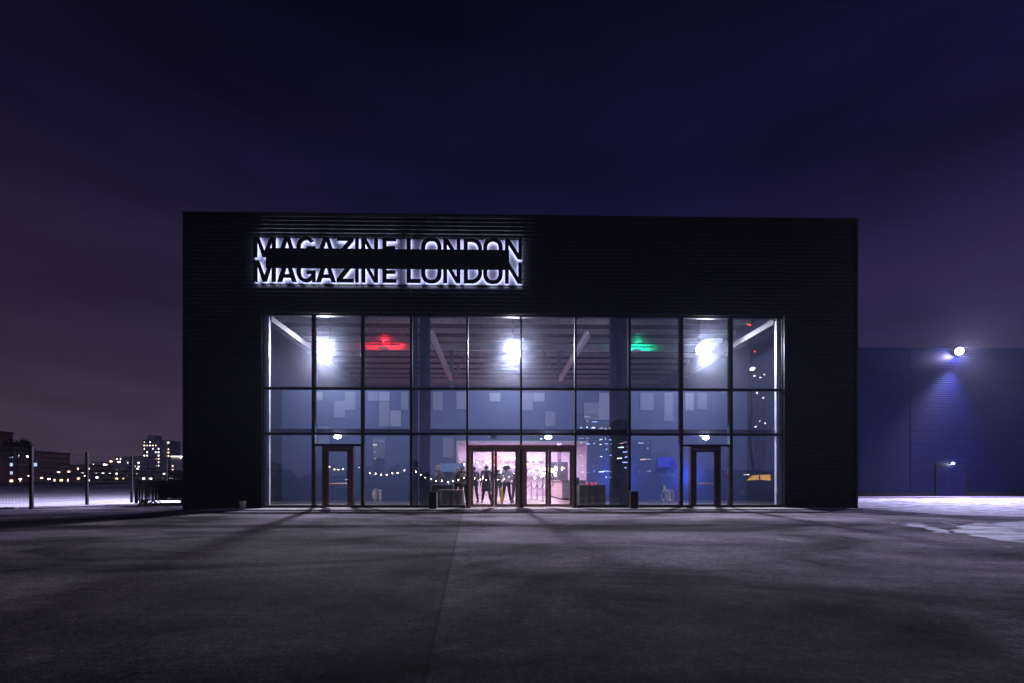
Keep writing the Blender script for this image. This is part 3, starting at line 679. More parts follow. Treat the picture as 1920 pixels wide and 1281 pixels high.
# tables under black cloths
M_cloth = mat('black_cloth', (.035, .03, .04), .75, var=.3, nscale=4)
def cloth_table(px0, px1, y, h, label, m=M_cloth):
    xa, xb = XW(px0, y), XW(px1, y); w = (xb-xa)/2
    t = empty('table', ((xa+xb)/2, y, .05), label, 'table', 'tables under cloths in the foyer')
    b = MB(); b.box(-w, w, -.33, .33, h-.03, h); b.build('top', M_galv, t, bevel=.006)
    pts = []; n = 90
    per = [(-w-.012, -.345), (w+.012, -.345), (w+.012, .345), (-w-.012, .345)]
    for k in range(4):
        a, c = Vector(per[k]), Vector(per[(k+1) % 4]); m_ = int(n*(c-a).length/(4*w+1.4))
        for i in range(m_): pts.append(a.lerp(c, i/m_))
    b = MB(); rows = 7
    cen = Vector((0, 0)); V = []
    for r in range(rows):
        f = r/(rows-1); z = (h-.012)*(1-f)+.01*f
        for i, p in enumerate(pts):
            k = 1+f*.035*math.sin(i*.9)+f*.02*math.sin(i*2.3+1); V.append((p.x*k+f*.01*math.sin(i), p.y*(1+f*.10+f*.10*math.sin(i*.9)), z))
    b.v = V; m2 = len(pts)
    for r in range(rows-1):
        for i in range(m2): j = (i+1) % m2; b.f.append((r*m2+i, (r+1)*m2+i, (r+1)*m2+j, r*m2+j)); b.mi.append(0)
    b.f.append(tuple(range(m2))); b.mi.append(0)
    b.build('cloth', m, t, smooth=False)
    for sx in (-1, 1):
        for sy in (-1, 1):
            q = MB(); q.tube([(sx*(w-.06), sy*.27, 0), (sx*(w-.06), sy*.27, h-.031)], .016, 8); q.build('leg', M_galv, t)
    return t
cloth_table(813, 850, 19.3, .86, 'taller table under a black cloth left of the double doors')
cloth_table(824, 868, 18.7, .66, 'low table under a charcoal cloth in front of the taller left table', mat('charcoal_cloth', (.10, .085, .09), .8, var=.45, nscale=5))
cloth_table(1084, 1131, 19.2, .86, 'table under a dark cloth with red candles right of the double doors', mat('plum_cloth', (.06, .05, .065), .8, var=.45, nscale=5))
M_red = emat('red_glow', (1, .12, .10), 6); M_redglass = emat('red_candle_glass', (1, .05, .06), 1.2)
for px, yy, lb in ((1101, 19.1, 'left red candle in a glass on the right table'), (1110, 19.0, 'middle red candle in a glass on the right table'), (1117, 19.3, 'right red candle in a glass on the right table')):
    t = empty('candle', (XW(px, yy), yy, .912), lb, 'candle', 'red candles on the right table')
    b = MB(); b.lathe([(0, 0), (.032, 0), (.04, .10), (.036, .10), (.03, .006), (0, .006)], seg=14); b.build('glass', M_redglass, t, smooth=True)
    b = MB(); b.lathe([(0, 0), (.008, .01), (.009, .025), (.0, .05)], (0, 0, .06), 8); b.build('flame', M_red, t, smooth=True)
t = empty('card_reader', (XW(842, 19.2), 19.12, .912), 'small white card standing on the taller left table', 'card'); b = MB(); b.box(-.035, .035, -.003, .003, 0, .09, .2); b.build('face', M_paper, t)
# bar room
M_bar1 = mat('bar_counter', (.42, .33, .40), .4, var=.15, nscale=2)
ctr = empty('bar_counter', (4.6, 28.5, .05), 'long panelled bar counter inside the room behind the right double doors', 'counter')
for k in range(5): b = MB(); b.box(-.95+.0, .55, -3.4+k*1.36+.006, -3.4+(k+1)*1.36-.006, .08, 1.04); b.build('front_panel', M_bar1, ctr, bevel=.004)
b = MB(); b.box(-1.05, .6, -3.5, 3.5, 1.05, 1.10); b.build('top', M_conc, ctr, bevel=.01)
b = MB(); b.box(-.90, .5, -3.38, 3.38, 0, .079); b.build('plinth', M_black, ctr)
b = MB(); b.box(-.6, .6, -.2, .2, 0, 2.4); pc = b.build('dark_cabinet', mat('cabinet', (.04, .045, .07), .4), None, loc=(XW(1048, 32), 32, .051)); tag(pc, 'tall dark cabinet standing behind the bar counter', 'cabinet')
sh = empty('back_bar', (.6, 33.4, .05), 'lit back bar shelves of bottles at the rear of the bar room', 'shelf')
for z in (1.0, 1.45, 1.9, 2.35, 2.8): b = MB(); b.box(-3.4, 3.0, -.15, .15, z-.015, z+.015); b.build('shelf', M_galv, sh)
for x in (-3.4, -1.3, .85, 3.0): b = MB(); b.box(x-.02, x+.02, -.15, .15, 0, 3.1); b.build('upright', M_galv, sh)
b = MB(); b.box(-3.4, 3.0, -.25, .14, 0.0, .92); b.build('cupboard', M_bar1, sh)
def glow_set(name, n, cx, cy, cz, sx, sy, sz, r0, r1, col, st, label, cat, parent=None, part='bulb'):
    b = MB()
    for k in range(n):
        c = (random.gauss(0, .5)*sx, random.uniform(-1, 1)*sy, random.gauss(0, .5)*sz); b.ball(c, random.uniform(r0, r1), 6, 4)
    o = b.build(name, emat(name+'_glow', col, st), None, loc=(cx, cy, cz)); tag(o, label, cat, kind='stuff'); return o
glow_set('red_lights', 110, .0, 31.5, 2.55, .55, .3, .62, .025, .07, (1, .16, .16), 5.0, 'cluster of tiny red lights hanging in the bar room', 'lights')
glow_set('warm_lights', 60, 3.3, 29.6, 1.75, 1.1, .5, .36, .03, .09, (1, .80, .66), 9.0, 'scatter of small warm lights along the bar counter', 'lights')
glow_set('white_lights', 90, .2, 32.6, 2.1, 2.2, .3, .75, .02, .08, (.98, .9, 1), 5.0, 'scatter of small white lights along the back bar', 'lights')
glow_set('amber_lights', 14, 1.9, 30.8, 2.35, .5, .3, .30, .03, .07, (1, .6, .25), 8.0, 'few amber lights hanging over the bar', 'lights')
bt = [(.5, .35, .2), (.3, .5, .35), (.75, .7, .65), (.6, .25, .3)]
BM = [mat('bottle_%s' % k, c, .15, var=.05) for k, c in zip(('amber', 'green', 'clear', 'red'), bt)]
protos = []
for k in range(4):
    b = MB(); b.lathe([(0, 0), (.036, 0), (.038, .17), (.016, .22), (.014, .29), (0, .29)], seg=10)
    me = b.build('bottle', BM[k], None, smooth=True); protos.append(me)
first = set()
for z in (1.45, 1.9, 2.35):
    for k in range(13):
        m = protos[random.randrange(4)]
        o = m if m not in first else m.copy()
        if o is not m: C.objects.link(o)
        first.add(m)
        o.location = (-2.6+k*.46+random.uniform(-.08, .08), 33.35, .05+z+.016)
        tag(o, 'glass bottle standing on the lit back bar shelves', 'bottle', 'bottles on the back bar')
# queue posts with ropes
M_rope = mat('rope', (.09, .02, .05), .8); M_post = mat('dark_post', (.05, .04, .05), .35, .6)
pts = []
for px, yy, lb in ((996, 26.2, 'left'), (1007, 25.3, 'middle'), (1018, 23.2, 'right')):
    t = empty('queue_post', (XW(px, yy), yy, .051), '%s of the three queue posts inside the right double doors' % lb, 'post', 'queue posts with rope')
    b = MB(); b.lathe([(0, 0), (.16, 0), (.16, .015), (.03, .04), (.022, .06), (.022, .92), (.035, .93), (.035, .97), (0, .98)], seg=18); b.build('post', M_post, t, smooth=False); pts.append(Vector((XW(px, yy), yy, .96)))
pts.insert(0, Vector((XW(960, 26.6), 26.6, .96)))
for k, (a, c) in enumerate(zip(pts, pts[1:])):
    b = MB(); mid = (a+c)/2; b.tube([tuple(a.lerp(c, i/12)-mid-Vector((0, 0, .32*4*(i/12)*(1-i/12)))) for i in range(13)], .02, 8)
    o = b.build('rope', M_rope, None, smooth=True, loc=mid); tag(o, ('sagging rope left of the queue posts', 'sagging rope between the left and middle queue posts', 'sagging rope between the middle and right queue posts')[k], 'rope', 'queue ropes')
# screens
b = MB(); b.box(-.45, .45, -.03, .03, -.26, .26); o = b.build('screen', [M_black, emat('blue_screen', (.07, .09, .9), .6)], None, loc=(XW(1248, 23.85), 23.85, ZW(1248, 867, 23.85)))
o.data.polygons[2].material_index = 1; tag(o, 'glowing blue screen on the partition right of the doors', 'screen')
b = MB(); b.box(-.62, .62, -.03, .03, -.22, .22); o = b.build('screen', [M_black, emat('pale_screen', (.18, .30, .62), .5)], None, loc=(XW(847, 23.85), 23.85, ZW(847, 877, 23.85)))
o.data.polygons[2].material_index = 1; tag(o, 'pale blue screen on the partition left of the doors', 'screen')
for px, lb in ((1165, 'left of the two blue lamps added to tint the partition'), (1300, 'right of the two blue lamps added to tint the partition')):  # lamps added to give the partition its blue glow
    t = empty('added_blue_lamp', (XW(px, 23.2), 23.2, .051), lb, 'lamp', 'added blue lamps')
    b = MB(); b.lathe([(0, 0), (.13, 0), (.13, .03), (.05, .05), (.05, .12), (.12, .14), (.13, .30), (.11, .30), (.10, .16), (0, .16)], seg=18); b.build('can', M_black, t)
    lamp('POINT', 'lamp', t, (0, .15, 1.3), 45, (.08, .16, 1), .06)
b = MB()
for k in range(420):
    x, y = random.uniform(-14, 16), random.uniform(1.2, 15.5)**1.0; r_ = random.uniform(.003, .009)
    n0 = len(b.v); b.ball((x, y, r_*.5), r_, 5, 3, (random.uniform(.7, 1.3), random.uniform(.7, 1.3), .7))
tag(b.build('gravel', mat('grit_stone', (.45, .42, .40), .8)), 'loose pale grit scattered over the tarmac', 'gravel', kind='stuff')
# ------------------------------------------------------------------ people
M_skin = mat('skin', (.48, .30, .23), .55, var=.05); 
def person(px, y, h, face, pose, label, top, bottom, hair, coat=0, curly=False, cap=None, hairlen=0, build=1.0):
    """face: heading of the body in degrees, 0 = back to the camera. pose: 'stand','arms','lean','walk'"""
    x = XW(px, y); t = empty('person', (x, y, .052), label, 'person', 'people in the foyer', rz=R(face))
    S = h/1.75
    def P_(x, y, z): return Vector((x*S*build if abs(z) > 0 else x, y*S, z*S))
    lean = {'lean': .12}.get(pose, 0.0)
    sh = .195; hipx = .095
    st = .10 if pose in ('stand', 'arms') else .06
    J = dict(pel=P_(0, 0, .95), sp=P_(0, lean*.4, 1.15), ch=P_(0, lean, 1.36), nk=P_(0, lean*1.1, 1.49), hd=P_(0, lean*1.15+.01, 1.60), cr=P_(0, lean*1.15, 1.69))
    ed = [('pel', 'sp'), ('sp', 'ch'), ('ch', 'nk'), ('nk', 'hd'), ('hd', 'cr')]
    rad = dict(pel=.14, sp=.125, ch=.135, nk=.052, hd=.088, cr=.06)
    for s, n in ((-1, 'l'), (1, 'r')):
        dy = {'walk': .16*s}.get(pose, .0)
        J['hip'+n] = P_(s*hipx, 0, .90); J['kn'+n] = P_(s*(hipx+st*.4), dy*.6+.02, .49); J['an'+n] = P_(s*(hipx+st), dy-.02, .09); J['to'+n] = P_(s*(hipx+st+.03), dy+.13, .035)
        J['sh'+n] = P_(s*sh, lean, 1.43)
        if pose == 'arms' : J['el'+n] = P_(s*(sh+.06), lean+.03, 1.15); J['wr'+n] = P_(s*(sh-.06), lean+.22, 1.10)
        elif pose == 'hug': J['el'+n] = P_(s*(sh+.20), lean+.03, 1.38); J['wr'+n] = P_(s*(sh+.40), lean+.02, 1.34)
        elif pose == 'lean': J['el'+n] = P_(s*(sh+.04), lean+.12, 1.17); J['wr'+n] = P_(s*(sh-.02), lean+.32, 1.02)
        else: J['el'+n] = P_(s*(sh+.05), lean-.02, 1.15); J['wr'+n] = P_(s*(sh+.06), lean+.05, .90)
        ed += [('pel', 'hip'+n), ('hip'+n, 'kn'+n), ('kn'+n, 'an'+n), ('an'+n, 'to'+n), ('ch', 'sh'+n), ('sh'+n, 'el'+n), ('el'+n, 'wr'+n)]
        rad.update({'hip'+n: .09, 'kn'+n: .056, 'an'+n: .04, 'to'+n: .035, 'sh'+n: .06, 'el'+n: .042, 'wr'+n: .027})
        d = (J['wr'+n]-J['el'+n]).normalized(); side = Vector((1, 0, 0)) if abs(d.x) < .8 else Vector((0, 1, 0)); side = (side-d*side.dot(d)).normalized()
        J['pa'+n] = J['wr'+n]+d*.06*S; rad['pa'+n] = .03; ed.append(('wr'+n, 'pa'+n))
        cu = d.cross(side)*s
        for k, (o_, l_) in enumerate(((-.028, .065), (-.010, .078), (.010, .073), (.027, .056))):
            a = 'f%d%s' % (k, n); J[a] = J['pa'+n]+side*o_*S+d*.025*S; J[a+'b'] = J[a]+d*l_*.55*S+cu*.008; J[a+'c'] = J[a+'b']+d*l_*.38*S+cu*.025*S
            ed += [('pa'+n, a), (a, a+'b'), (a+'b', a+'c')]; rad.update({a: .009, a+'b': .0085, a+'c': .0075})
        a = 'th'+n; J[a] = J['wr'+n]+d*.03*S-side*.035*S; J[a+'b'] = J[a]+d*.05*S-side*.012*S; ed += [('wr'+n, a), (a, a+'b')]; rad.update({a: .010, a+'b': .0085})
    def skin(name, keys, edges, m, k, parent, lv=1, radf=None):
        keys = list(keys); me = bpy.data.meshes.new(name); idx = {q: i for i, q in enumerate(keys)}
        me.from_pydata([tuple(J[q]) for q in keys], [(idx[a], idx[c]) for a, c in edges], []); me.materials.append(m)
        o = bpy.data.objects.new(name, me); C.objects.link(o); o.parent = parent
        md = o.modifiers.new('skin', 'SKIN'); md.use_smooth_shade = True
        for i, q in enumerate(keys):
            r = (radf or {}).get(q, rad[q])*k*S; me.skin_vertices[0].data[i].radius = (r, r*(.78 if q in ('pel', 'sp', 'ch') else 1)); me.skin_vertices[0].data[i].use_root = (i == 0)
        sd = o.modifiers.new('sub', 'SUBSURF'); sd.levels = lv; sd.render_levels = lv
        return o
    body = skin('body', J.keys(), ed, M_skin, 1, t)
    tk = ['sp', 'pel', 'ch']+[a+n for n in 'lr' for a in ('sh', 'el', 'wr')]; te = [('pel', 'sp'), ('sp', 'ch')]+[(a+n, c+n) for n in 'lr' for a, c in (('sh', 'el'), ('el', 'wr'))]+[('ch', 'shl'), ('ch', 'shr')]
    rf = dict(pel=.16, sp=.15, ch=.16, shl=.08, shr=.08, ell=.058, elr=.058, wrl=.044, wrr=.044)
    J['col'] = P_(0, lean*1.1, 1.475); rad['col'] = .09; tk.append('col'); te.append(('ch', 'col')); rf['col'] = .085
    for n, s in (('l', -1), ('r', 1)):
        J['yo'+n] = P_(s*.10, lean, 1.44); rad['yo'+n] = .08; tk.append('yo'+n); te.append(('col', 'yo'+n)); te.append(('yo'+n, 'sh'+n)); te.remove(('ch', 'sh'+n)); rf['yo'+n] = .085
    rf.update(ch=.175, shl=.088, shr=.088, pel=.17)
    if coat:
        zt, zh = 1.06*S, (.95-coat)*S; q = MB(); V = []
        for i in range(7):
            f = i/6; r_ = (.17+.055*f)*S
            for k in range(24):
                a_ = 2*math.pi*k/24; w_ = 1+f*.05*math.sin(5*a_); V.append((r_*1.08*w_*math.cos(a_), r_*.80*w_*math.sin(a_), zt+(zh-zt)*f))
        q.v = V
        for i in range(6):
            for k in range(24): q.f.append((i*24+k, i*24+(k+1) % 24, (i+1)*24+(k+1) % 24, (i+1)*24+k)); q.mi.append(0)
        q.build('coat_tail', top, t, smooth=True)
    skin('coat' if coat else 'jacket', tk, te, top, 1.0, t, radf=rf)
    bk = ['pel']+[a+n for n in 'lr' for a in ('hip', 'kn', 'an')]; be = [('pel', 'hip'+n) for n in 'lr']+[(a+n, c+n) for n in 'lr' for a, c in (('hip', 'kn'), ('kn', 'an'))]
    skin('trousers', bk, be, bottom, 1.0, t, radf=dict(pel=.145, hipl=.105, hipr=.105, knl=.075, knr=.075, anl=.062, anr=.062))
    for n in 'lr':
        b = MB(); a = J['an'+n]; to = J['to'+n]; mid = (a+to)/2; b.ball((mid.x, mid.y+.01, .045*S), .05*S, 10, 6, (.95, 2.4, .85)); b.build('shoe', M_black, t, smooth=True)
    hc = J['hd']; b = MB()
    if curly:
        for k in range(46):
            th = random.uniform(0, 6.28); ph = random.uniform(-.5, 1.4); rr = .125*S
            b.ball((hc.x+rr*math.cos(th)*math.cos(ph)*1.15, hc.y-.015+rr*math.sin(th)*math.cos(ph)*.8, hc.z+.02+rr*math.sin(ph)*.75), random.uniform(.035, .055)*S, 6, 4)
    else:
        prof = 10
        b.ball((hc.x, hc.y-.012*S, hc.z+.028*S), .103*S, 14, 8, (.90, 1.0, 1.02))
        if hairlen: b.ball((hc.x, hc.y-.05*S, hc.z-.06*S), .085*S, 12, 8, (1.05, .6, 1.0+hairlen*6))
    b.build('hair', hair, t, smooth=True)
    for s in (-1, 1): b = MB(); b.ball((hc.x+s*.088*S, hc.y+.01, hc.z-.005), .026*S, 6, 5, (.4, .8, 1.2)); b.build('ear', M_skin, t, smooth=True)
    b = MB(); b.ball((hc.x, hc.y+.105*S, hc.z-.005), .018*S, 6, 5, (.8, 1, 1.5)); b.build('nose', M_skin, t, smooth=True)
    for s in (-1, 1): b = MB(); b.ball((hc.x+s*.032*S, hc.y+.088*S, hc.z+.018*S), .011*S, 6, 5); b.build('eye', M_black, t, smooth=True)
    b = MB(); b.ball((hc.x, hc.y+.088*S, hc.z-.045*S), .02*S, 8, 5, (1.2, .5, .35)); b.build('mouth', mat('lips', (.4, .14, .12), .5), t, smooth=True)
    if cap: b = MB(); b.lathe([(.115*S, 0), (.12*S, .03*S), (.09*S, .075*S), (0, .085*S)], (hc.x, hc.y, hc.z+.045*S), 14); b.box(hc.x-.07*S, hc.x+.07*S, hc.y+.10*S, hc.y+.18*S, hc.z+.045*S, hc.z+.055*S); b.build('cap', cap, t, smooth=False)
    return t
K = lambda n, c, r=.7: mat(n, c, r, var=.15, nscale=6)
M_hb, M_hbr, M_hbl = K('hair_black', (.015, .012, .012)), K('hair_brown', (.07, .045, .035)), K('hair_blond', (.62, .50, .36))
M_cb, M_cg, M_cn = K('cloth_black', (.018, .017, .02)), K('cloth_grey', (.05, .05, .06)), K('cloth_navy', (.03, .035, .06))
person(912, 21.4, 1.78, 4, 'stand', 'person in long black coat with short dark hair seen from behind in left door', M_cb, M_cb, M_hb, coat=.42)
person(889, 21.9, 1.74, 32, 'arms', 'person in a black jacket and wide trousers at the left edge of the left door', M_cb, M_cg, M_hb, coat=.15, build=1.08)
person(950, 21.0, 1.74, -8, 'arms', 'person with bushy curly hair and a white shirt in the second door leaf', K('shirt_white', (.62, .66, .78), .8), M_cg, M_hbr, curly=True)
person(935, 22.8, 1.64, 25, 'lean', 'person in a dark grey jacket half hidden behind the middle door post', M_cg, M_cb, M_hbr, coat=.1)
person(966, 22.3, 1.72, -35, 'lean', 'person in dark jacket and speckled trousers at right edge of second leaf', M_cn, K('trouser_speck', (.12, .10, .10), .35), M_hbr)
person(869, 19.9, 1.70, 25, 'lean', 'person in a dark green jacket and flat cap leaning over the left tables', K('jacket_green', (.03, .045, .04)), M_cb, M_hbr, cap=K('cap_grey', (.16, .16, .17)))
person(859, 20.4, 1.68, 200, 'arms', 'person with light blond hair facing the glass beside the left tables', K('jacket_pale', (.45, .40, .42)), M_cb, M_hbl, hairlen=.08)
person(816, 20.0, 1.76, -60, 'lean', 'person in a long dark grey coat bending over the taller left table', K('coat_grey', (.10, .105, .11)), M_cg, M_hbl, coat=.45, hairlen=.03)
b = MB(); b.lathe([(0, 0), (.05, .02), (.07, .25), (.055, .5), (.06, .66), (.03, .72), (0, .72)], seg=12); bag = b.build('sash', mat('yellow_fabric', (.85, .70, .05), .6, var=.2), None, smooth=True, loc=(XW(942, 20.6), 20.6, .06)); bag.rotation_euler = (0, R(-4), 0); bag.scale = (1, .5, 1)
tag(bag, 'bright yellow folded fabric sign standing beside the white shirted person', 'fabric sign')
# ------------------------------------------------------------------ left side: mesh fence, stacked barriers
M_fence = mat('fence_green_black', (.007, .008, .009), .5, .3)
fp = [(-18.15+.35*k*(-1) , 0) for k in range(0)]
posts = []
for k in range(-1, 4):
    zc = 17.0+2.83*k; xc = -17.8-.37*k+(.15 if k == 0 else 0)
    posts.append((xc*_c+zc*_s, -xc*_s+zc*_c))
fn = empty('mesh_fence', (posts[1][0], posts[1][1], 0), 'tall dark wire mesh fence on square posts along the snow field', 'fence')
FO = Vector((posts[1][0], posts[1][1], 0))
for (x, y) in posts:
    b = MB(); b.box(x-FO.x-.045, x-FO.x+.045, y-FO.y-.045, y-FO.y+.045, 0, 2.32, R(10)); b.build('post', M_fence, fn)
for (a, c) in zip(posts, posts[1:]):
    a_, c_ = Vector((*a, 0))-FO, Vector((*c, 0))-FO; L_ = (c_-a_).length; d = (c_-a_)/L_; b = MB(); n = int(L_/.05)
    for k in range(1, n):
        p = a_+d*(k*L_/n); b.tube([(p.x, p.y, .06), (p.x, p.y, 2.25)], .0026, 3, False)
    for z in [.06+.2*j for j in range(12)]: b.tube([(a_.x, a_.y, z), (c_.x, c_.y, z)], .004, 3, False)
    b.build('mesh_panel', M_fence, fn)
def barrier_meshes():
    fr = MB(); fr.tube([(-1.12, 0, .10), (-1.12, 0, 1.0), (-1.05, 0, 1.06), (1.05, 0, 1.06), (1.12, 0, 1.0), (1.12, 0, .10)], .019, 6); fr.tube([(-1.12, 0, .24), (1.12, 0, .24)], .016, 6)
    bars = []
    for k in range(15): q = MB(); x = -1.0+k*2.0/14; q.tube([(x, 0, .25), (x, 0, 1.05)], .009, 5, False); bars.append(q)
    ft = []
    for x in (-.85, .85): q = MB(); q.tube([(x-.0, -.26, .02), (x, -.2, .05), (x, -.05, .16), (x, 0, .25), (x, .05, .16), (x, .2, .05), (x, .26, .02)], .018, 6); ft.append(q)
    return fr, bars, ft
bx_, by_ = at(303, 19.75)[:2]
M_barr = mat('barrier_dark', (.03, .032, .036), .5, .5)
lbl = ['front', 'second', 'third', 'fourth', 'fifth', 'sixth', 'seventh', 'eighth', 'ninth', 'tenth', 'eleventh', 'twelfth']
p0 = empty('crowd_barrier', (bx_, by_, .008), 'front crowd barrier of the dark stack left of the venue', 'barrier', 'stacked crowd barriers')
fr, bars, ft = barrier_meshes(); fr.build('frame', M_barr, p0)
for q in bars: q.build('bar', M_barr, p0)
for q in ft: q.build('foot', M_barr, p0)
for k in range(1, 12):
    o = copy_tree(p0); o.location = (bx_+random.uniform(-.14, .14), by_+.085*k, .008); o.rotation_euler = (0, 0, R(random.uniform(-1.5, 1.5))); o['label'] = '%s crowd barrier counted from the front of the dark stack' % lbl[k]
for k, (dx, a) in enumerate(((-1.2, 38), (.8, 32), (-1.02, 44))):
    o = copy_tree(p0); o.location = (bx_+dx*.45, by_+1.1+.1*k, .28); o.rotation_euler = (0, R(a*.28*(-1)**k), R(4)); o.scale = (.8, 1, .85); o['label'] = ('tilted crowd barrier sticking up at the left end of the stack', 'tilted crowd barrier poking out at the right end of the stack', 'tilted crowd barrier lying deepest behind the stack')[k]
b = MB(); b.box(-1.05, 1.0, -.34, .34, .0, .62); o = b.build('tarpaulin', mat('tarp_black', (.012, .012, .014), .7, bump=.6, bscale=3), None, loc=(bx_+.05, by_+1.5, .3)); tag(o, 'black tarpaulin bundle packed behind the stacked barriers', 'tarpaulin')
# ------------------------------------------------------------------ far bank
def at_far(px, Y): return XW(px, Y)
WM = [emat('window_warm', (1, .72, .40), 3.2), emat('window_white', (1, .93, .85), 3.8), emat('window_pink', (1, .62, .52), 3.0), emat('window_cool', (.55, .75, 1), 1.2)]
M_bk = mat('brick_far', (.42, .18, .13), .85, var=.2, nscale=.2); M_cf = mat('concrete_far', (.5, .46, .5), .85, var=.15, nscale=.2); M_df = mat('slate_far', (.06, .055, .07), .8)
M_dark_win = mat('window_dark', (.03, .03, .04), .2)
def far_building(px0, px1, ptop, Y, m, label, lit, roof=None, depth=14, cell=(3.0, 3.0), density=.2, blocks=(), cols=(0, 1)):
    xa, xb = XW(px0, Y), XW(px1, Y); h = ZW((px0+px1)/2, ptop, Y); w = xb-xa
    t = empty('apartment_block' if h > 9 else 'low_building', (xa, Y, 0), label, 'building')
    b = MB(); b.box(0, w, 0, depth, 0, h-.02); b.build('wall', m, t)
    b = MB(); b.box(-.3, w+.3, -.3, depth+.3, h-.019, h+.5); b.build('roof', roof or M_df, t)
    for (u0, u1, v) in blocks: b = MB(); b.box(w*u0, w*u1, 2, depth*.8, h+.501, h+v); b.build('plant_room', m, t)
    nx, nz = max(1, int(w/cell[0])), max(1, int(h/cell[1])); n = 0
    for j in range(nz):
        for i in range(nx):
            if random.random() > density or n > 90: continue
            x = (i+.5)*w/nx; z = (j+.5)*h/nz; ww = cell[0]*random.uniform(.10, .24); hz = cell[1]*random.uniform(.14, .24)
            b = MB(); b.box(x-ww, x+ww, -.06, -.001, z-hz, z+hz); b.build('window', WM[random.choice(lit)], t); n += 1
    return t
far_building(-120, -44, 806, 190, M_bk, 'tall dark brick tower block cut by the left edge of the picture', (0, 3), density=.3)
far_building(14, 74, 848, 200, M_bk, 'flat roofed brick apartment block at the far left beyond the snow', (0, 1, 3), density=.3)
far_building(100, 172, 873, 260, M_bk, 'low brick building right of the far left apartment block', (0, 2), density=.4)
far_building(96, 172, 890, 150, M_df, 'long low shop row with pinkish lit fronts beyond the snow', (2, 2, 0), density=.9, cell=(2.0, 2.0), depth=8)
far_building(136, 352, 884, 170, M_df, 'long low glazed office building with rows of lit windows beyond the snow', (1, 1, 0), density=.72, cell=(2.4, 1.45), depth=10)
far_building(172, 216, 868, 420, M_cf, 'hazy low block left of the distant towers', (1, 0), density=.10)
far_building(216, 270, 857, 400, M_cf, 'hazy mid rise block with scattered lights left of the stepped tower', (1, 1, 0), density=.4)
tw = far_building(268, 300, 826, 430, M_cf, 'stepped tower block with the brightest lit windows among the distant buildings', (1, 1, 1, 0), density=.5, blocks=((.15, .6, 5),), cell=(2.6, 3))
far_building(300.5, 319, 827, 440, M_cf, 'slim tower block attached right of the stepped tower', (1, 0), density=.3)
far_building(320, 350, 855, 380, M_cf, 'pale office block with a white light band under its roof', (0, 0, 1), density=.5)
xa, xb = XW(320, 379), XW(346, 379)
b = MB(); b.box(0, xb-xa, -.3, 0, -.3, .3); o = b.build('light_band', WM[1], None, loc=(xa, 379.3, ZW(333, 856, 379))); tag(o, 'white strip of light along the top of the pale office block', 'light strip')
# river wall and far lamps
b = MB(); b.box(-330, 5, 0, .5, 0, 1.25); b.box(-330, 5, .05, .2, 1.35, 1.4)
o = b.build('river_wall', M_df, None, loc=(0, 118.5, 0)); tag(o, 'long dark river wall at the far edge of the snow field', 'wall')
def street_lamp(px, Y, h, col, k):
    x = XW(px, Y); t = empty('street_lamp', (x, Y, 0), 'distant street lamp, number %d from the left beyond the snow' % k, 'street lamp', 'street lamps beyond the snow')
    b = MB(); b.tube([(0, 0, 0), (0, 0, h)], [.09, .05], 6); b.build('pole', M_df, t)
    b = MB(); b.ball((0, 0, h+.1), .32, 8, 6, (1, 1, .6)); b.build('head', emat('lamp_head_%s' % ('amber' if col else 'white'), (1, .55, .35) if col else (1, .9, .85), 10), t)
ordn = ['first', 'second', 'third', 'fourth', 'fifth', 'sixth', 'seventh', 'eighth', 'nearer ninth', 'nearer tenth', 'nearer eleventh', 'nearer twelfth', 'nearer thirteenth', 'nearer fourteenth']
for k, (px, py, c) in enumerate([(38, 899, 0), (78, 897, 1), (110, 886, 1), (129, 885, 1), (147, 898, 1), (196, 872, 0), (208, 866, 1), (223, 867, 0), (55, 893, 1), (92, 899, 0), (160, 893, 1), (182, 896, 0), (236, 893, 1), (258, 880, 0)]):
    street_lamp(px, 140, ZW(px, py, 140), c, k+1)
    [o for o in C.objects if o.name.startswith('street_lamp')][-1]['label'] = '%s glowing street lamp from the left beyond the snow' % ordn[k]
# trees
M_bark = mat('bark', (.06, .045, .04), .9, var=.3)
M_leafd = mat('dry_leaves', (.05, .04, .035), .9, var=.4)
M_leafg = mat('evergreen', (.03, .045, .03), .9, var=.4)
def tree(px, Y, h, w, label, leaf=None, nleaf=500, bare=True, name='tree'):
    x = XW(px, Y); t = empty(name, (x, Y, 0), label, 'tree' if name == 'tree' else 'bush')
    b = MB(); tips = []
    def grow(p, d, ln, r, lv):
        q = p+d*ln; m = p.lerp(q, .5)+Vector((random.uniform(-1, 1), random.uniform(-1, 1), 0))*ln*.06
        b.tube([tuple(p), tuple(m), tuple(q)], [r, r*.85, r*.65], 5 if lv < 3 else 3, False)
        if lv == 5: tips.append(q); return
        for k in range(3 if lv < 4 else 4):
            nd = (d+Vector((random.uniform(-1, 1)*w/h*1.3, random.uniform(-1, 1)*w/h*1.3, random.uniform(-.35, .55)))*.75).normalized(); grow(q, nd, ln*random.uniform(.62, .8), r*.6, lv+1)
        if lv >= 2: tips.append(q)
    grow(Vector((0, 0, 0)), Vector((0, 0, 1)), h*.26, h*.025, 0)
    b.build('trunk', M_bark, t)
    b = MB()
    for k in range(nleaf):
        p = random.choice(tips)+Vector([random.gauss(0, 1)*h*.035 for _ in range(3)]); s = h*random.uniform(.010, .022)
        a = Vector([random.uniform(-1, 1) for _ in range(3)]).normalized()*s; c = a.cross(Vector([random.uniform(-1, 1) for _ in range(3)])).normalized()*s
        b.quad(tuple(p-a-c), tuple(p+a-c), tuple(p+a+c), tuple(p-a+c))
    b.build('crown', leaf or M_leafd, t)
    return t
tree(268, 62, 4.6, 4.2, 'broad bare tree behind the stacked barriers', nleaf=900)
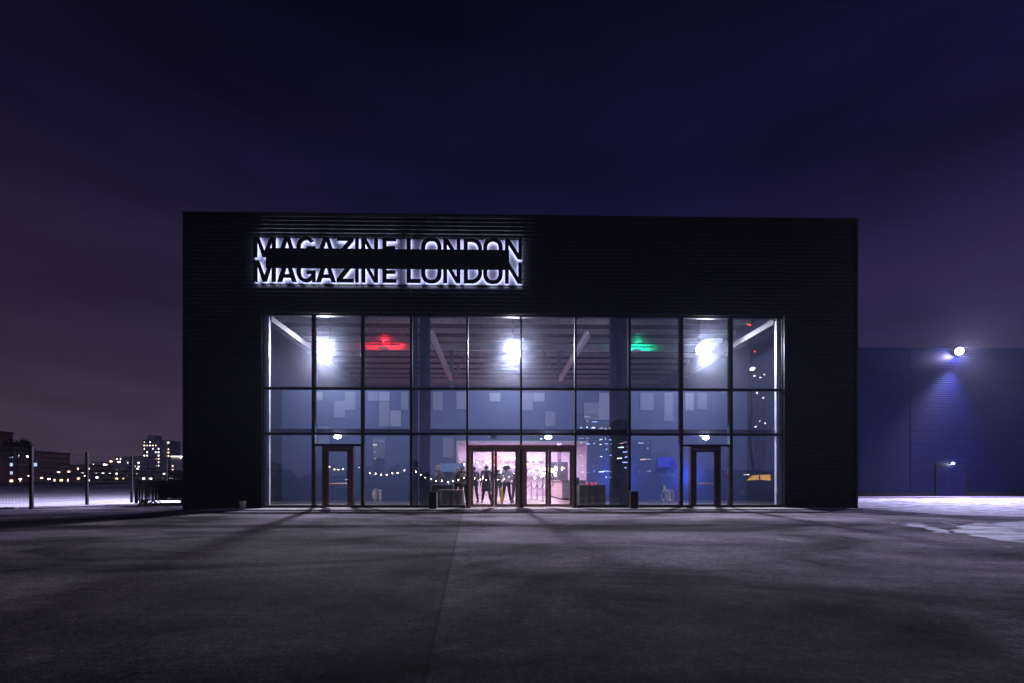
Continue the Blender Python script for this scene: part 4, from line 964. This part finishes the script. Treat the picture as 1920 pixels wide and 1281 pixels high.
tree(246, 66, 3.4, 3.2, 'smaller bare tree left of the broad tree behind the barriers', nleaf=500)
tree(207, 84, 2.4, 4.6, 'wide dark bush in front of the lit office building', M_leafg, 1500, name='bush')
tree(338, 90, 4.4, 4.2, 'dark leafy tree between the barriers and the venue wall', M_leafg, 1300)
tree(34, 150, 17, 8, 'tall bare tree beside the brick tower block at the left edge', nleaf=700)
tree(310, 110, 3.2, 3.4, 'low dark shrub right of the broad tree', M_leafg, 900, name='bush')
# ------------------------------------------------------------------ the far side of the yard, seen mirrored in the glass
TW = [[emat('tower_white', (.75, .92, 1), 14), emat('tower_blue', (.35, .5, 1), 11), emat('tower_dim', (.6, .75, .9), 3.5), emat('tower_amber', (1, .7, .4), 6)], [emat('tower_warm', (1, .85, .7), 8), emat('tower_warm_dim', (1, .75, .5), 4)]]
def mirror_building(px0, px1, ptop, Yr, m, label, lit, cell, density, depth=20):
    Yv = 2*YG+Yr; xa, xb = XW(px0, Yv), XW(px1, Yv); h = ZW((px0+px1)/2, ptop, Yv); w = xb-xa
    t = empty('office_tower', (xa, -Yr, 0), label, 'building', 'towers across the river')
    b = MB(); b.box(0, w, -depth, 0, 0, h); b.build('wall', m, t)
    b = MB(); b.box(-.3, w+.3, -depth-.3, .3, h+.001, h+.6); b.build('roof', M_df, t)
    nx, nz = max(1, int(w/cell[0])), max(1, int(h/cell[1])); n = 0
    for j in range(nz):
        run = random.random() < .5
        for i in range(nx):
            if random.random() > density*(2.0 if run else .7) or n > 96: continue
            x = (i+.5)*w/nx; z = (j+.5)*h/nz
            b = MB(); x += random.uniform(-.6, .6); z += random.uniform(-.5, .5); hw = cell[0]*random.choice((.12, .2, .3, .5)); b.box(x-hw, x+hw, .001, .12, z-cell[1]*.08, z+cell[1]*.08); b.build('window', random.choice(TW[lit]), t); n += 1
mirror_building(1084, 1118, 778, 330, M_df, 'tallest office tower with pale green window bands across the river', 0, (4.2, 4.2), .36)
mirror_building(1122, 1150, 800, 360, M_df, 'office tower with scattered lit floors right of the tallest tower', 0, (4.2, 4.4), .34)
mirror_building(1158, 1178, 790, 340, M_df, 'slim office tower with few lit windows across the river', 0, (4, 4), .3)
mirror_building(1196, 1222, 826, 300, M_df, 'broad lower office tower with blue white windows across the river', 0, (4, 4), .36)
mirror_building(996, 1018, 812, 380, M_df, 'distant office tower left of the tallest tower across the river', 0, (4, 4.2), .2)
mirror_building(700, 708, 830, 300, M_df, 'slender tower with a column of lit windows across the river', 1, (3, 4), .5)
mirror_building(1384, 1408, 884, 120, M_df, 'low shed with warm lit openings across the yard', 1, (3, 2.2), .5)
t = empty('mast_light', (XW(1410, 75), -(75-2*YG), 0), 'tall lighting mast with one cold white lamp behind the yard', 'lighting mast')
zt = ZW(1410, 692, 75); b = MB(); b.tube([(0, 0, 0), (0, 0, zt)], [.14, .07], 8); b.build('pole', M_black, t)
b = MB(); b.ball((0, .12, zt), .34, 10, 7, (1, .7, .8)); b.build('head', emat('mast_head', (.7, .9, 1), 26), t, smooth=True)
for k, (dx, dz) in enumerate(((1.6, -.6), (2.4, -.9), (3.1, -.4), (2.0, -3.6), (2.9, -4.4), (2.5, -8.5), (1.9, -9.4), (3.4, -8.9))):
    t = empty('yard_lamp', (XW(1410, 75)+dx, -(75-2*YG)-2, 0), '%s white lamp of the cluster right of the lighting mast' % ordn[k], 'lamp', 'white lamps beside the lighting mast')
    b = MB(); b.tube([(0, 0, 0), (0, 0, zt+dz)], .04, 6); b.build('pole', M_black, t); b = MB(); b.ball((0, 0, zt+dz), .12, 8, 6); b.build('head', emat('yard_head', (1, .92, .85), 14), t, smooth=True)
t = empty('radio_mast', (XW(1408, 240), -(240-2*YG), 0), 'slim far mast carrying red warning lights behind the yard', 'mast')
zt = ZW(1405, 608, 240); b = MB(); b.tube([(0, 0, 0), (0, 0, zt)], [.8, .3], 6); b.build('pole', M_black, t)
for px, py in ((1404, 608), (1407, 610), (1414, 657)): b = MB(); b.ball((XW(px, 240)-XW(1408, 240), .6, ZW(px, py, 240)), .42, 8, 6); b.build('warning_light', emat('warning_red', (1, .04, .03), 14), t, smooth=True)
def hedge(x0, x1, y, h):
    b = MB()
    for k in range(2600):
        x = random.uniform(x0, x1); hh_ = h*(.62+.2*math.sin(x*.21)+.16*math.sin(x*.67+1)+.1*math.sin(x*1.7)); z = random.uniform(0, 1)**.6*hh_; s = random.uniform(.25, .6)
        p = Vector((x, y+random.uniform(-1.2, 1.2), z)); a = Vector([random.uniform(-1, 1) for _ in range(3)]).normalized()*s; c = a.cross(Vector([random.uniform(-1, 1) for _ in range(3)])).normalized()*s
        b.quad(tuple(p-a-c), tuple(p+a-c), tuple(p+a+c), tuple(p-a+c))
    b.box(x0, x1, y-.5, y+.5, 0, h*.4)
    o = b.build('tree_belt', M_leafg); tag(o, 'dark belt of trees on the far side of the yard behind the viewpoint', 'trees', kind='stuff')
hedge(-70, 90, -62, 5.6)
# festoon strings on poles behind the viewpoint
YB = -9.0; Yv = 2*YG-YB
poles_ = [(612, 868), (661, 868), (768, 876), (880, 890), (975, 880)]
M_bulb = emat('festoon_bulb', (1, .66, .42), 110)
PT = []
for k, (px, py) in enumerate(poles_):
    x = XW(px, Yv); z = ZW(px, py, Yv); PT.append((x, z))
    b = MB(); b.tube([(0, 0, 0), (0, 0, z+.05)], .03, 8); o = b.build('festoon_pole', M_black, None, loc=(x, YB, 0)); tag(o, '%s thin black pole from the left holding the festoon lights in the yard' % ordn[k], 'pole', 'poles of the festoon lights')
for k, (a, c) in enumerate(zip(PT, PT[1:])):
    mid = ((a[0]+c[0])/2, (a[1]+c[1])/2); n = max(6, int(abs(c[0]-a[0])/.5))
    t = empty('festoon_string', (mid[0], YB, mid[1]), '%s sagging string of warm bulbs from the left in the yard' % ordn[k], 'festoon lights', 'festoon strings')
    P2 = []
    for i in range(n+1):
        f = i/n; P2.append((a[0]+(c[0]-a[0])*f-mid[0], 0, a[1]+(c[1]-a[1])*f-mid[1]-4*f*(1-f)*(.45+.07*abs(c[0]-a[0]))))
    b = MB(); b.tube(P2, .006, 5, False); b.build('cable', M_black, t)
    for p in P2[1:-1]: b = MB(); b.ball((p[0], 0, p[2]-.08+.05*math.sin(p[0]*7)), .046, 8, 6); b.build('bulb', M_bulb, t, smooth=True)
# lit vehicle parked off to the right of the viewpoint, mirrored in the last bay
def car(x, y, rz):
    t = empty('parked_van', (x, y, 0), 'small dark van with amber lit windows parked at the right of the yard', 'van', rz=rz)
    b = MB(); prof = [(-2.0, .35), (-2.05, .8), (-1.9, 1.0), (-1.2, 1.12), (-.7, 1.62), (1.7, 1.68), (1.98, 1.1), (2.02, .38)]
    for s in (-1, 1): b.poly([(px_, s*.85, pz) for px_, pz in (prof if s < 0 else prof[::-1])])
    for (a, c) in zip(prof, prof[1:]+prof[:1]): b.quad((a[0], -.85, a[1]), (a[0], .85, a[1]), (c[0], .85, c[1]), (c[0], -.85, c[1]))
    b.build('body', mat('van_paint', (.05, .05, .06), .3, .4), t)
    ma = emat('amber_cabin', (1, .50, .08), 3.5)
    for s in (-1, 1):
        for q in ([(-1.0, 1.14), (-.62, 1.55), (-.05, 1.58), (-.05, 1.14)], [(.05, 1.14), (.05, 1.58), (.85, 1.6), (.85, 1.14)]):
            b = MB(); b.poly([(a, s*.856, z) for a, z in q]); b.poly([(a, s*.862, z) for a, z in q][::-1]); b.build('window', ma, t)
        for wx in (-1.3, 1.3):
            b = MB(); b.tube([(wx, s*.66, .33), (wx, s*.87, .33)], .33, 18); w_ = b.build('wheel', M_black, t); b = MB(); b.tube([(wx, s*.871, .33), (wx, s*.88, .33)], .18, 14); b.build('rim', M_galv, w_)
car(20.5, -1.0, R(8))
# ------------------------------------------------------------------ smoke in the foyer and thin mist outside, added to give lamps halos
def volume(name, x0, x1, y0, y1, z0, z1, dens, aniso, col=(.92, .93, 1)):
    b = MB(); b.box(x0, x1, y0, y1, z0, z1); m = bpy.data.materials.new(name); m.use_nodes = True; t = m.node_tree; t.nodes.clear()
    v = t.nodes.new('ShaderNodeVolumePrincipled'); v.inputs['Density'].default_value = dens; v.inputs['Anisotropy'].default_value = aniso; v.inputs['Color'].default_value = (*col, 1)
    o = t.nodes.new('ShaderNodeOutputMaterial'); t.links.new(v.outputs[0], o.inputs['Volume'])
    return tag(b.build(name, m), kind='stuff')
volume('foyer_halo_smoke', X0+.5, X1-.5, YG+.3, YP-.1, .3, 9.2, .009, .86, (.72, .80, 1))
volume('halo_haze', -600, 600, -500, 600, -1, 120, .00022, .6)
